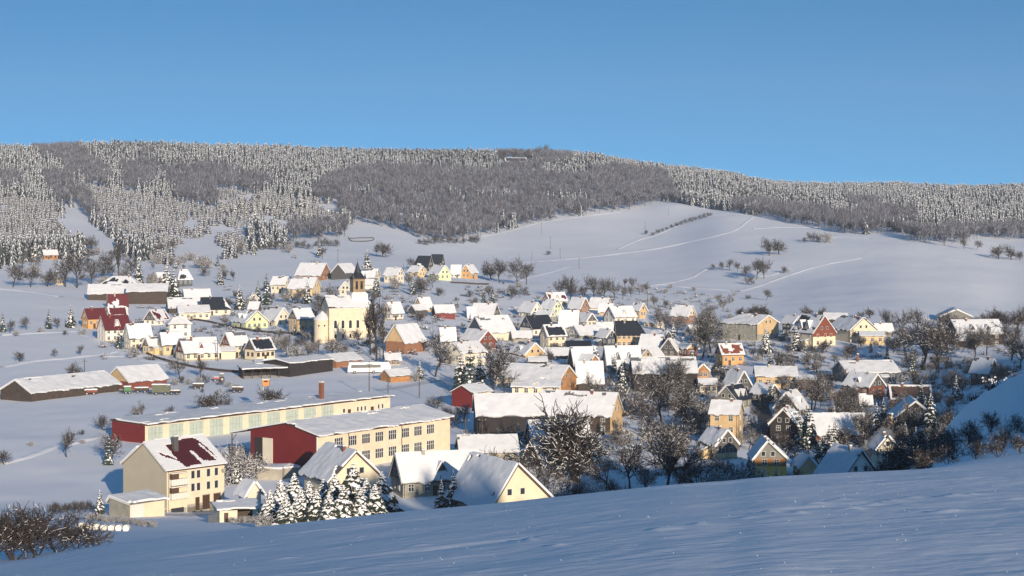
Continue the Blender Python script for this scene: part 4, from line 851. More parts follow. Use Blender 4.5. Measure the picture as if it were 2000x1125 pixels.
part('window_band', bs, lambda b: b.hexa([fg(-.03,1.0,1.8), fg(.3,1.0,1.8), fg(.3,bl-.5,1.8), fg(-.03,bl-.5,1.8)], [fg(.08,1.2,2.9), fg(.4,1.2,2.9), fg(.4,bl-.6,2.9), fg(.08,bl-.6,2.9)], 'pane'))
part('windscreen', bs, lambda b: b.hexa([fg(.2,-.02,1.3), fg(2.3,-.02,1.3), fg(2.3,.3,1.3), fg(.2,.3,1.3)], [fg(.3,.36,2.9), fg(2.2,.36,2.9), fg(2.2,.8,2.9), fg(.3,.8,2.9)], 'pane'))
part('roof_snow', bs, lambda b: snow_sheet(b, [fg(.1,.4,3.4), fg(.1,bl-.2,3.4), fg(2.4,bl-.2,3.4), fg(2.4,.4,3.4)], .5, .25, 61))
for b in (2.3, 8.6): wheel(bs, fg, .02, b)
C = ground_pt(728, 740, 612)
b2 = empty('minibus', C); tag(b2, 'smaller white minibus behind the rear of the touring coach', 'bus')
part('body', b2, lambda b: (b.box(fg, 0, 2.2, 0, 6, .4, 1.6, 'busw'), b.hexa([fg(0,0,1.6), fg(2.2,0,1.6), fg(2.2,6,1.6), fg(0,6,1.6)], [fg(.15,.5,2.9), fg(2.05,.5,2.9), fg(2.05,5.4,2.9), fg(.15,5.4,2.9)], 'busw')))
part('window_band', b2, lambda b: b.hexa([fg(-.03,.6,1.7), fg(.3,.6,1.7), fg(.3,5.4,1.7), fg(-.03,5.4,1.7)], [fg(.08,.9,2.5), fg(.4,.9,2.5), fg(.4,5.1,2.5), fg(.08,5.1,2.5)], 'pane'))
part('roof_snow', b2, lambda b: snow_sheet(b, [fg(.1,.4,2.9), fg(.1,5.4,2.9), fg(2.1,5.4,2.9), fg(2.1,.4,2.9)], .5, .2, 62))
for b in (1.2, 4.6): wheel(b2, fg, .02, b, .42)
def trailer(u, py, L, W, h, mt, name, label, cat, ang=.1, wheels=2, cover='full'):
    C = ground_pt(u, py); S, G = axes(ang)
    f_ = lambda a, b, z: (a*G.x+b*S.x, a*G.y+b*S.y, z)
    o = empty(name, C); tag(o, label, cat)
    part('body', o, lambda b: (b.box(f_, 0, W, 0, L, .75, .75+h*.35, mt), b.hexa([f_(0,0,.75+h*.35), f_(W,0,.75+h*.35), f_(W,L,.75+h*.35), f_(0,L,.75+h*.35)], [f_(.15,.15,.75+h), f_(W-.15,.15,.75+h), f_(W-.15,L-.15,.75+h), f_(.15,L-.15,.75+h)], mt)))
    part('chassis', o, lambda b: (b.box(f_, .4, W-.4, -1.2, L, .55, .75, 'black')))
    part('snow_cover', o, lambda b: snow_sheet(b, [f_(0,0,.76+h), f_(0,L,.76+h), f_(W,L,.76+h), f_(W,0,.76+h)], .45, .3, int(u), cover))
    for q in range(wheels): wheel(o, f_, .05, L*(.25+.5*q) if wheels > 1 else L/2, .45)
    return o
trailer(296, 772, 5.4, 2.4, 2.2, 'olive', 'box_trailer', 'grey-green tarpaulin trailer with a snow-covered top by the brown barn', 'trailer')
trailer(242, 770, 2.2, 1.8, 1.4, 'greenp', 'farm_machine', 'small bright green farm machine between the two field barns', 'farm machine', .4)
trailer(330, 771, 3.2, 1.8, .5, 'wood', 'flat_trailer', 'dark flat trailer right of the tarpaulin trailer', 'trailer', .0)
trailer(262, 768, 4.2, 2, .8, 'wood', 'hay_wagon', 'brown snow-filled hay wagon behind the tarpaulin trailer', 'wagon', .1)
trailer(163, 772, 4.0, 1.8, .8, 'redbrown', 'manure_spreader', 'rusty wagon under snow in front of the very long barn', 'wagon', .2)
C = ground_pt(417, 745); S, G = axes(.25)
tr = empty('tractor', C); tag(tr, 'red tractor standing in snow left of the open black shed', 'tractor')
part('hood', tr, lambda b: b.box(fg, .45, 1.25, 0, 1.9, .75, 1.45, 'red')); part('cab', tr, lambda b: (b.box(fg, .2, 1.5, 1.9, 3.3, .7, 1.5, 'red'), b.hexa([fg(.25,1.95,1.5), fg(1.45,1.95,1.5), fg(1.45,3.25,1.5), fg(.25,3.25,1.5)], [fg(.35,2.1,2.5), fg(1.35,2.1,2.5), fg(1.35,3.15,2.5), fg(.35,3.15,2.5)], 'pane')))
part('roof_snow', tr, lambda b: (b.box(fg, .25, 1.45, 2.0, 3.3, 2.5, 2.75, 'snow'), b.box(fg, .4, 1.3, .1, 1.8, 1.45, 1.62, 'snow')))
for a_, b_, r_ in ((.1,.5,.45),(1.6,.5,.45),(0,2.7,.8),(1.7,2.7,.8)): wheel(tr, fg, a_, b_, r_)
for q, (u, py, m_, l) in enumerate(((452,766,'wood','below the open black shed'),(376,760,'wood','beside the shrubs on the left'))):
    trailer(u, py, 3.4, 1.8, .9, m_, 'farm_wagon', f'snowed-in dark farm wagon in the yard, {l}', 'wagon', .1*q)
C = ground_pt(1523, 668); S, G = axes(.9)
vn = empty('van', C); tag(vn, 'small grey-blue van parked between the grey villa and the red-brown gable', 'van')
part('body', vn, lambda b: (b.box(fg, 0, 1.9, 0, 4.4, .4, 1.1, 'blueg'), b.hexa([fg(0,.9,1.1), fg(1.9,.9,1.1), fg(1.9,4.4,1.1), fg(0,4.4,1.1)], [fg(.15,1.6,1.95), fg(1.75,1.6,1.95), fg(1.75,4.3,1.95), fg(.15,4.3,1.95)], 'blueg')))
part('roof_snow', vn, lambda b: snow_sheet(b, [fg(.1,1.5,1.95), fg(.1,4.3,1.95), fg(1.8,4.3,1.95), fg(1.8,1.5,1.95)], .4, .15, 64))
for b in (.9, 3.5): wheel(vn, fg, .02, b, .33)
# signal box board on its white post
C = ground_pt(514, 800, 500); o = empty('hide_box', C); tag(o, 'orange wooden box on a tall white post above the garage row', 'post box')
S, G = axes(.0); fg = lambda a, b, z: (a*G.x+b*S.x, a*G.y+b*S.y, z)
part('post', o, lambda b: b.tube((0,0,-1), (0,0,7.2), .14, .11, 'frame')); bx_ = part('box', o, lambda b: (b.box(fg, -.5, .5, -.1, 1.7, 7.0, 8.7, 'orangeb'))); part('opening', bx_, lambda b: b.box(fg, -.55, -.5, .3, 1.3, 8.05, 8.4, 'black')); part('lid_snow', bx_, lambda b: b.box(fg, -.6, .6, -.2, 1.8, 8.7, 8.9, 'snow'))
# wrapped bales in a row, lower left
prev = None
for q in range(7):
    u = 160+q*14.5; C = ground_pt(u, 1030-q*.2, 268-q*.8); S, G = axes(0)
    def bale(b):
        n = 14
        b.tube((0,-.5,.42), (0,.5,.42), .46, .46, 'white', n)
    if prev is None: prev = part('hay_bale', None, bale); o = prev
    else: o = prev.copy(); col.objects.link(o)
    o.location = C; tag(o, 'round white bale in the row of snowed-in bales below the snowy hedge', 'bale', 'row of snowed-in bales'); o.scale = (1, 1, random.Random(q).uniform(.9,1.1))
# utility poles
def pole(u, py, hp, label, arm=True, Y=None, r=.13):
    C = ground_pt(u, py, Y); h = hp*C.y/F; o = empty('utility_pole', C); tag(o, label, 'pole')
    part('mast', o, lambda b: b.tube((0,0,-1), (0,0,h), r*1.15, r*.8, 'pole', 7))
    if arm: part('crossarm', o, lambda b: (b.box(lambda a, b_, z: (a, b_, z), -.9, .9, -.06, .06, h-.9, h-.75, 'pole'), [b.tube((x,0,h-.75), (x,0,h-.5), .06, .05, 'frame', 6) for x in (-.8,0,.8)]))
for (u, py, hp, l) in ((1058,456,22,'lonely pole near the wood edge'),(1075,486,24,'pole a little downhill of the lonely one'),(1094,507,22,'pole just above the snowy lane'),(1131,527,24,'pole just below the snowy lane'),(1260,457,24,'stout pole left of the hillside hedge'),(1306,420,14,'far pole on the crest of the field'),(1039,506,14,'thin pole in the field over the upper houses'),
    (165,731,30,'pole in the field behind the brown barn'),(425,705,44,'pole at the corner of the long dormered house'),(1429,648,20,'pole beside the grey villa'),(742,700,62,'tall pole between church and coach'),(660,512,26,'thin pole on the field above the church'),
    (721,772,66,'mast with snowy top at the far end of the garages'),(758,770,30,'short dark post at the garage end'),(819,778,60,'pole with snowy cross piece beside the lane bend'),(909,853,38,'pole right of the factory end'),(942,853,40,'dark post in front of the black-fronted barn'),(1265,600,34,'pole among the upper centre houses'),(788,530,16,'short pole by the two-gabled cottage'),(860,940,24,'post standing on the wide white roof side'),(1533,875,30,'post in the shaded yard above the three-banded house')):
    pole(u, py, hp, l, arm=hp > 21)
pole(829, 990, 68, 'dark post before the factory wall', False, Y=362)
pole(861, 965, 56, 'wooden post rising before the wide white roof', False, Y=340)
# chimney stack by the right dark sheds
C = ground_pt(1738, 858, 486); o = empty('chimney_stack', C); tag(o, 'tall square tan brick chimney stack among the dark right-hand sheds', 'chimney')
S, G = axes(.2); part('shaft', o, lambda b: b.hexa([fg(-.7,-.7,-1.5), fg(.7,-.7,-1.5), fg(.7,.7,-1.5), fg(-.7,.7,-1.5)], [fg(-.55,-.55,6.6), fg(.55,-.55,6.6), fg(.55,.55,6.6), fg(-.55,.55,6.6)], 'tan')); part('cap', o, lambda b: b.box(fg, -.7, .7, -.7, .7, 6.6, 6.9, 'snow'))

# ------------------------------------------------------------------ lanes, banks, fences
def strip(name, pts, width, mt, label, kind='structure', lift=.05, Ys=None, prof=None, n=None, cat=None, jit=0):
    """ribbon lying on the ground through photo points; prof = list of (offset across, height)"""
    W3 = []
    for i, p in enumerate(pts):
        W3.append(ground_pt(p[0], p[1], p[2] if len(p) > 2 else None))
    P = [Vector((w.x, w.y, 0)) for w in W3]
    out = []
    for i in range(len(P)-1):
        p0 = P[max(i-1,0)]; p1 = P[i]; p2 = P[i+1]; p3 = P[min(i+2,len(P)-1)]
        st = max(3, int((p2-p1).length/max(1.5, p1.y/250)))
        for k in range(st):
            t = k/st; out.append(.5*((2*p1)+(p2-p0)*t+(2*p0-5*p1+4*p2-p3)*t*t+(3*p1-p0-3*p2+p3)*t**3))
    out.append(P[-1])
    prof = prof or [(-width/2, 0), (0, 0), (width/2, 0)]
    Vv = []; rg = np.random.RandomState(len(out))
    for i, p in enumerate(out):
        d = (out[min(i+1,len(out)-1)]-out[max(i-1,0)]).normalized(); nn = Vector((d.y, -d.x, 0))
        for (o_, h) in prof:
            q = p+nn*o_; hh = h*(1+jit*rg.uniform(-1,1)) if h > 0 else h
            Vv.append((q.x, q.y, float(gz(q.x, q.y))+lift+hh))
    m = len(prof); Fq = [(i*m+j, i*m+j+1, (i+1)*m+j+1, (i+1)*m+j) for i in range(len(out)-1) for j in range(m-1)]
    o = bpy.data.objects.new(name, np_mesh(name, np.array(Vv), np.array(Fq), None, [M[mt]], True)); col.objects.link(o)
    tag(o, label, cat, kind=kind); return o
M['asphalt'] = mat('wet_cleared_asphalt', (.028,.032,.04), .9, .3, .5, bump=.3)
M['packed'] = mat('packed_snow', (.66,.66,.68), .7, .12, .4, bump=.3)
bank = [(-1.1,-.35),(-.5,.45),(0,.75),(.5,.45),(1.1,-.35)]
strip('road', [(1468,938,425),(1478,905,455),(1486,870,490),(1496,835,530),(1488,800,562),(1470,775,585),(1452,755,603)], 4.4, 'asphalt', 'dark cleared lane winding down past the tall tan house', lift=.12)
strip('road', [(1452,755,603),(1425,738,620),(1406,720,640),(1402,700,665),(1420,682,690)], 4.6, 'asphalt', 'upper bend of the cleared lane', lift=.12)
strip('road', [(905,790),(880,760),(862,742),(800,752),(740,762)], 4.5, 'packed', 'packed snow lane behind the garages', lift=.05)
strip('road', [(345,1005,322),(400,990,330),(440,978,342),(520,965,352)], 5.5, 'packed', 'packed snow drive in front of the yellow house', lift=.06)
for q, pts in enumerate(([(960,517),(1040,512),(1120,505),(1200,497),(1270,488),(1340,474),(1400,461),(1440,447),(1470,425)], [(1205,487),(1245,470),(1290,456),(1350,430),(1420,420)], [(1010,548),(1060,535),(1110,522)], [(1470,447),(1530,444),(1600,444)], [(1260,560),(1340,545),(1400,518),(1480,540),(1540,525)],
    [(1440,570),(1520,545),(1600,520),(1680,505)], [(1230,562),(1290,556),(1330,560),(1430,568)], [(1560,470),(1640,463),(1700,466)], [(0,718),(60,706),(130,700),(200,692)], [(200,692),(240,686)], [(150,650),(200,668),(240,690),(290,706),(350,712)], [(0,565),(60,570),(120,580)], [(0,655),(80,650),(150,648)], [(820,470),(900,466),(960,458),(1050,436),(1130,424),(1210,414)], [(200,698),(290,695)], [(0,905),(60,890),(110,872),(160,862),(220,845)], [(1000,600),(1040,595)])):
    strip('snow_bank', pts, 2.2, 'ground', 'raised bank of snow along a field track', lift=0, prof=[(x*(1.9+.3*(q%3)), h*.5) for x, h in bank], jit=.5)
for q, (pts, lb) in enumerate(([[(280,690),(330,708),(400,722),(470,730)], 'long wire fence below the yellow houses'], [[(350,622),(400,628),(480,646),(560,652),(612,655)], 'dark garden fence below the church'], [[(880,553),(930,556),(955,556)], 'garden fence below the orange gable house'], [[(1520,695),(1560,700)], 'short snow-topped fence by the slate lane'])):
    o = strip('garden_fence', pts, .1, 'wood', lb, kind=None, lift=0, prof=[(-.05,-.2),(-.04,.85),(.04,.85),(.05,-.2)], cat='fence')
# meadow paddock rail on the upper slope
o = strip('paddock_rail', [(680,463),(690,472),(725,470),(727,465),(682,466)], .1, 'pole', 'oval paddock rail on the bright upper meadow', kind=None, lift=0, prof=[(-.05,-.2),(-.03,.7),(.03,.7),(.05,-.2)], cat='fence')

# ------------------------------------------------------------------ trees
def skeleton(seed, levels, kids, trunk=.28, spread=1.0, up=.25, droop=0.0, multi=1, l0=.30, ratio=.66, wid=.016, lean=.12):
    """unit-height bare tree: list of (p0, p1, r0, r1, level)"""
    rg = random.Random(seed); segs = []
    def rv(): 
        v = Vector((rg.gauss(0,1), rg.gauss(0,1), rg.gauss(0,1))); return v.normalized()
    def grow(p, d, ln, r, lev):
        n = 4 if lev <= 1 else (3 if lev < levels else 2); pts = [p.copy()]; dirs = []
        for k in range(n):
            d = (d+rv()*(.16+.05*lev)+Vector((0,0,(up if lev < levels else up*.6)-droop*lev*.25))*.28).normalized()
            p2 = p+d*(ln/n); r2 = r*(1-.22*(k+1)/n*1.4)
            segs.append((p.copy(), p2.copy(), r*(1-.3*k/n), r*(1-.3*(k+1)/n), lev)); p = p2; pts.append(p.copy()); dirs.append(d.copy())
        if lev >= levels: return
        kk = kids[min(lev, len(kids)-1)]
        for j in range(kk):
            t = .30+.68*(j+rg.random()*.8)/kk if lev else .55+.45*(j+rg.random()*.7)/kk
            i = min(n-1, int(t*n)); q = pts[i].lerp(pts[i+1], t*n-i); dd = dirs[i]
            ax_ = rv().cross(dd).normalized(); ang = math.radians(rg.uniform(28, 62))*spread
            nd = (dd*math.cos(ang)+ax_*math.sin(ang)).normalized()
            grow(q, nd, ln*ratio*rg.uniform(.6, 1.3)*(1.15 if lev == 0 else 1), r*.58, lev+1)
        grow(p, (dirs[-1]+rv()*.2).normalized(), ln*ratio, r*.62, lev+1)
    for m_ in range(multi):
        a = rg.uniform(0, 6.28); t = rg.uniform(.3, .9)*spread if multi > 1 else lean*rg.random()
        d0 = Vector((math.cos(a)*t, math.sin(a)*t, 1)).normalized()
        grow(Vector((math.cos(a)*.03, math.sin(a)*.03, -.02)) if multi > 1 else Vector((0,0,-.02)), d0, trunk if multi == 1 else l0, wid/(1 if multi == 1 else 1.6), 0 if multi == 1 else 1)
    top = max(s[1].z for s in segs)
    return [(a/top, b/top, r0/top, r1/top, l) for a, b, r0, r1, l in segs]
def seg_mesh(name, segs, mats, height, minr, snow=.5, seed=0, split=True):
    """trunk mesh and crown mesh from a skeleton; snow lies along the upper side of the branches"""
    rg = random.Random(seed)
    def build(sel, nm, sides):
        V_ = []; F_ = []; MI = []
        for (a, b, r0, r1, l) in sel:
            d = (b-a); 
            if d.length < 1e-6: continue
            dn = d.normalized(); u = dn.cross(Vector((0,0,1)) if abs(dn.z) < .9 else Vector((1,0,0))).normalized(); w = u.cross(dn)
            r0 = max(r0, minr/height); r1 = max(r1, minr/height*.8)
            k = len(V_); n = sides
            for (p, r) in ((a, r0), (b, r1)):
                for j in range(n): t = 2*math.pi*j/n; q = p+(u*math.cos(t)+w*math.sin(t))*r; V_.append((q.x,q.y,q.z))
            for j in range(n): F_.append((k+j, k+(j+1)%n, k+n+(j+1)%n, k+n+j)); MI.append(0)
            if l >= 1 and abs(dn.z) < .93 and rg.random() < snow:
                k = len(V_); off = w if w.z > 0 else -w
                for (p, r) in ((a, r0), (b, r1)):
                    c = p+off*r*.85; rr = min(r*.75, .007)+minr/height*.30
                    for j in range(3): t = 2*math.pi*j/3+math.pi/2; q = c+(u*math.cos(t)*rr+off*math.sin(t)*rr*.9); V_.append((q.x,q.y,q.z))
                for j in range(3): F_.append((k+j, k+(j+1)%3, k+3+(j+1)%3, k+3+j)); MI.append(1)
        return np_mesh(nm, np.array(V_), np.array(F_), np.array(MI), mats)
    lo = [s for s in segs if s[4] <= (1 if split else 99)]; hi = [s for s in segs if s[4] > 1]
    return build(lo, 'trunk', 5), build(hi, 'crown', 3)
def conifer_arrays(seed, whorls, per, wide=.24, snowf=.6, pads=2, bottom=.06, detail=True):
    """unit-height spruce: drooping boughs (needles) carrying snow pads; returns V, F(quads), mi"""
    rg = random.Random(seed); V_ = []; F_ = []; MI = []
    def quad(p, mi): k = len(V_); V_.extend([(q.x,q.y,q.z) for q in p]); F_.append((k,k+1,k+2,k+3)); MI.append(mi)
    for wv in range(whorls):
        t = (wv+rg.uniform(-.3,.3))/whorls; z = bottom+(1-bottom)*(t if t > 0 else 0); z = min(z, .985)
        R = wide*(1-t)**.85*rg.uniform(.82,1.1)+.012
        n = max(4, int(per*(1-t*.6)))
        a0 = rg.random()*6.28
        for j in range(n):
            a = a0+6.283*(j+rg.uniform(-.3,.3))/n; r = R*rg.uniform(.75,1.15)
            d = Vector((math.cos(a), math.sin(a), 0)); s = Vector((-d.y, d.x, 0))
            dr = rg.uniform(.15,.5); rise = .03
            P = [Vector((0,0,z))+d*(r*q)+Vector((0,0, rise*q*(1-q)*2-dr*r*q*q)) for q in (.05,.4,.75,1.0)]
            wd = [r*.13, r*.27, r*.24, r*.04]; hang = r*.20
            for q in range(3):
                quad([P[q]-s*wd[q], P[q+1]-s*wd[q+1], P[q+1]+s*wd[q+1], P[q]+s*wd[q]], 0)
                if detail:
                    quad([P[q]-s*wd[q], P[q+1]-s*wd[q+1], P[q+1]-s*wd[q+1]*1.2-Vector((0,0,hang*.8)), P[q]-s*wd[q]-Vector((0,0,hang))], 0)
                    quad([P[q]+s*wd[q], P[q+1]+s*wd[q+1], P[q+1]+s*wd[q+1]*1.2-Vector((0,0,hang*.8)), P[q]+s*wd[q]-Vector((0,0,hang))], 0)
            for q in range(pads):
                if rg.random() > snowf: continue
                c0 = rg.uniform(.3,.75) if pads > 1 else .6; x0 = max(0., c0-.2); x1 = min(1., c0+.28)
                f = lambda x: Vector((0,0,z))+d*(r*x)+Vector((0,0, rise*x*(1-x)*2-dr*r*x*x))
                A = f(x0); B = f(x1); m_ = f((x0+x1)/2); ws = r*rg.uniform(.16,.27); th = r*.075+.004; o_ = s*rg.uniform(-.1,.1)*r
                up = Vector((0,0,th))
                T0, T1 = m_+o_-s*ws*.35+up*1.5, m_+o_+s*ws*.35+up*1.5
                quad([A+o_-s*ws*.6, m_+o_-s*ws, T0, T0], 1); quad([m_+o_-s*ws, B+o_-s*ws*.4-up*.8, T0, T0], 1)
                quad([A+o_+s*ws*.6, A+o_-s*ws*.6, T0, T1], 1); quad([m_+o_+s*ws, A+o_+s*ws*.6, T1, T1], 1)
                quad([B+o_+s*ws*.4-up*.8, m_+o_+s*ws, T1, T1], 1); quad([B+o_-s*ws*.4-up*.8, B+o_+s*ws*.4-up*.8, T1, T0], 1)
    # top shoot
    for a in (0, 2.1, 4.2):
        d = Vector((math.cos(a), math.sin(a), 0))*.012; s = Vector((-d.y, d.x, 0)); quad([Vector((0,0,.9))+d, Vector((0,0,.9))+s, Vector((0,0,1.0)), Vector((0,0,1.0))], 1 if snowf > .5 else 0)
    return np.array(V_), np.array(F_), np.array(MI)
def trunk_mesh(h=1.0, r=.016):
    b = MB(); b.tube((0,0,-.03), (0,0,.9), r, r*.2, 'bark', 6); me = bpy.data.meshes.new('trunk'); me.from_pydata(b.v, [], b.f); me.materials.append(M['bark']); me.update(); return me
TRK = trunk_mesh()
KINDS = {}
def addkind(k, variants): KINDS[k] = variants
def con(seed, wh, per, wide, sf, pads=2, nd='needle'):
    V_, F_, MI = conifer_arrays(seed, wh, per, wide, sf, pads); return (TRK, np_mesh('crown', V_, F_, MI, [M[nd], M['tsnow']]))
addkind('hero_spruce', [con(s, 20, 17, .36, 1.0, 3) for s in (1,2,3)])
addkind('spruce', [con(10+s, 14, 10, .25, .62) for s in range(4)])
addkind('white_spruce', [con(20+s, 14, 11, .28, .95, 2) for s in range(3)])
addkind('dark_spruce', [con(30+s, 14, 10, .19, .28, nd='lneedle') for s in range(3)])
def bare(seed, levels, kids, h, minr, snow, tw='twig', **k):
    return seg_mesh('t', skeleton(seed, levels, kids, **k), [M['bark'] if tw == 'twig' else M[tw], M['tsnow']], h, minr, snow, seed)
def bare2(seed, levels, kids, h, minr, snow, tw, **k):
    a, b = seg_mesh('t', skeleton(seed, levels, kids, **k), [M['bark'], M['tsnow']], h, minr, snow, seed)
    b.materials[0] = M[tw]; return (a, b)
addkind('bare', [bare2(40+s, 4, (5,5,4,4), 12, .034, .12, 'twig', trunk=.30) for s in range(4)])
addkind('frost', [bare2(50+s, 4, (5,5,4,4), 12, .034, .22, 'ltwig', trunk=.26) for s in range(4)])
addkind('wide', [bare2(60+s, 4, (6,5,4,4), 10, .04, .10, 'twig', trunk=.16, spread=1.25, ratio=.72, multi=1) for s in range(3)])
addkind('poplar', [bare2(70+s, 4, (9,5,4,3), 14, .04, .08, 'twig', trunk=.55, spread=.55, ratio=.42, up=.8) for s in range(2)])
addkind('bush', [bare2(80+s, 4, (4,4,4), 4, .016, .06, 'twig', multi=7, l0=.42, spread=1.1) for s in range(3)])
addkind('frostbush', [bare2(90+s, 4, (4,4,4), 4, .028, .62, 'ltwig', multi=7, l0=.42, spread=1.2) for s in range(3)])
addkind('hero', [bare2(100+s, 5, (5,4,4,3,2), 20, .018, .28, 'bark', trunk=.17, spread=1.3, ratio=.77, wid=.034) for s in range(2)])
addkind('herodark', [bare2(105, 5, (6,5,5,4,3), 18, .022, .22, 'bark', trunk=.34, spread=.95, ratio=.68, wid=.02)])
SHAPE = dict(hero_spruce=1, spruce=1, white_spruce=1, dark_spruce=1, poplar=.8)
WORD = dict(hero_spruce=('snow-laden spruce','spruce'), spruce=('snowy spruce','spruce'), white_spruce=('thickly snowed white spruce','spruce'), dark_spruce=('dark green spruce','spruce'),
  bare=('bare brown tree','tree'), frost=('frosted bare tree','tree'), wide=('wide bare rounded tree','tree'), poplar=('slim upright bare tree','tree'), bush=('dark bare bush','bush'), frostbush=('frosted white bush','bush'),
  hero=('great spreading bare tree with snow on its boughs','tree'), herodark=('tall dark bare tree','tree'))
NAME = dict(hero_spruce='spruce_tree', spruce='spruce_tree', white_spruce='spruce_tree', dark_spruce='spruce_tree', bare='bare_tree', frost='frosted_tree', wide='bare_tree', poplar='poplar_tree', bush='bare_bush', frostbush='frosted_bush', hero='bare_tree', herodark='bare_tree')
rt = random.Random(5); rs0 = random.Random(19); TREES = []
def tree(u, base, hp, kind, Y=None, wx=1.0, label=None, group=None):
    C = ground_pt(u, base, Y); ztop = (HZ-(base-hp))*C.y/F; h = max(1.2, ztop-C.z)
    tm, cm = rt.choice(KINDS[kind])
    o = empty(NAME[kind], C); o.rotation_euler = (0,0,rt.uniform(0,6.28)); o.scale = (h*wx, h*wx, h)
    for nm, me in (('trunk', tm), ('crown', cm)):
        p = bpy.data.objects.new(nm, me); col.objects.link(p); p.parent = o
    TREES.append([o, u, base, hp, C.y, kind, label, group]); return o
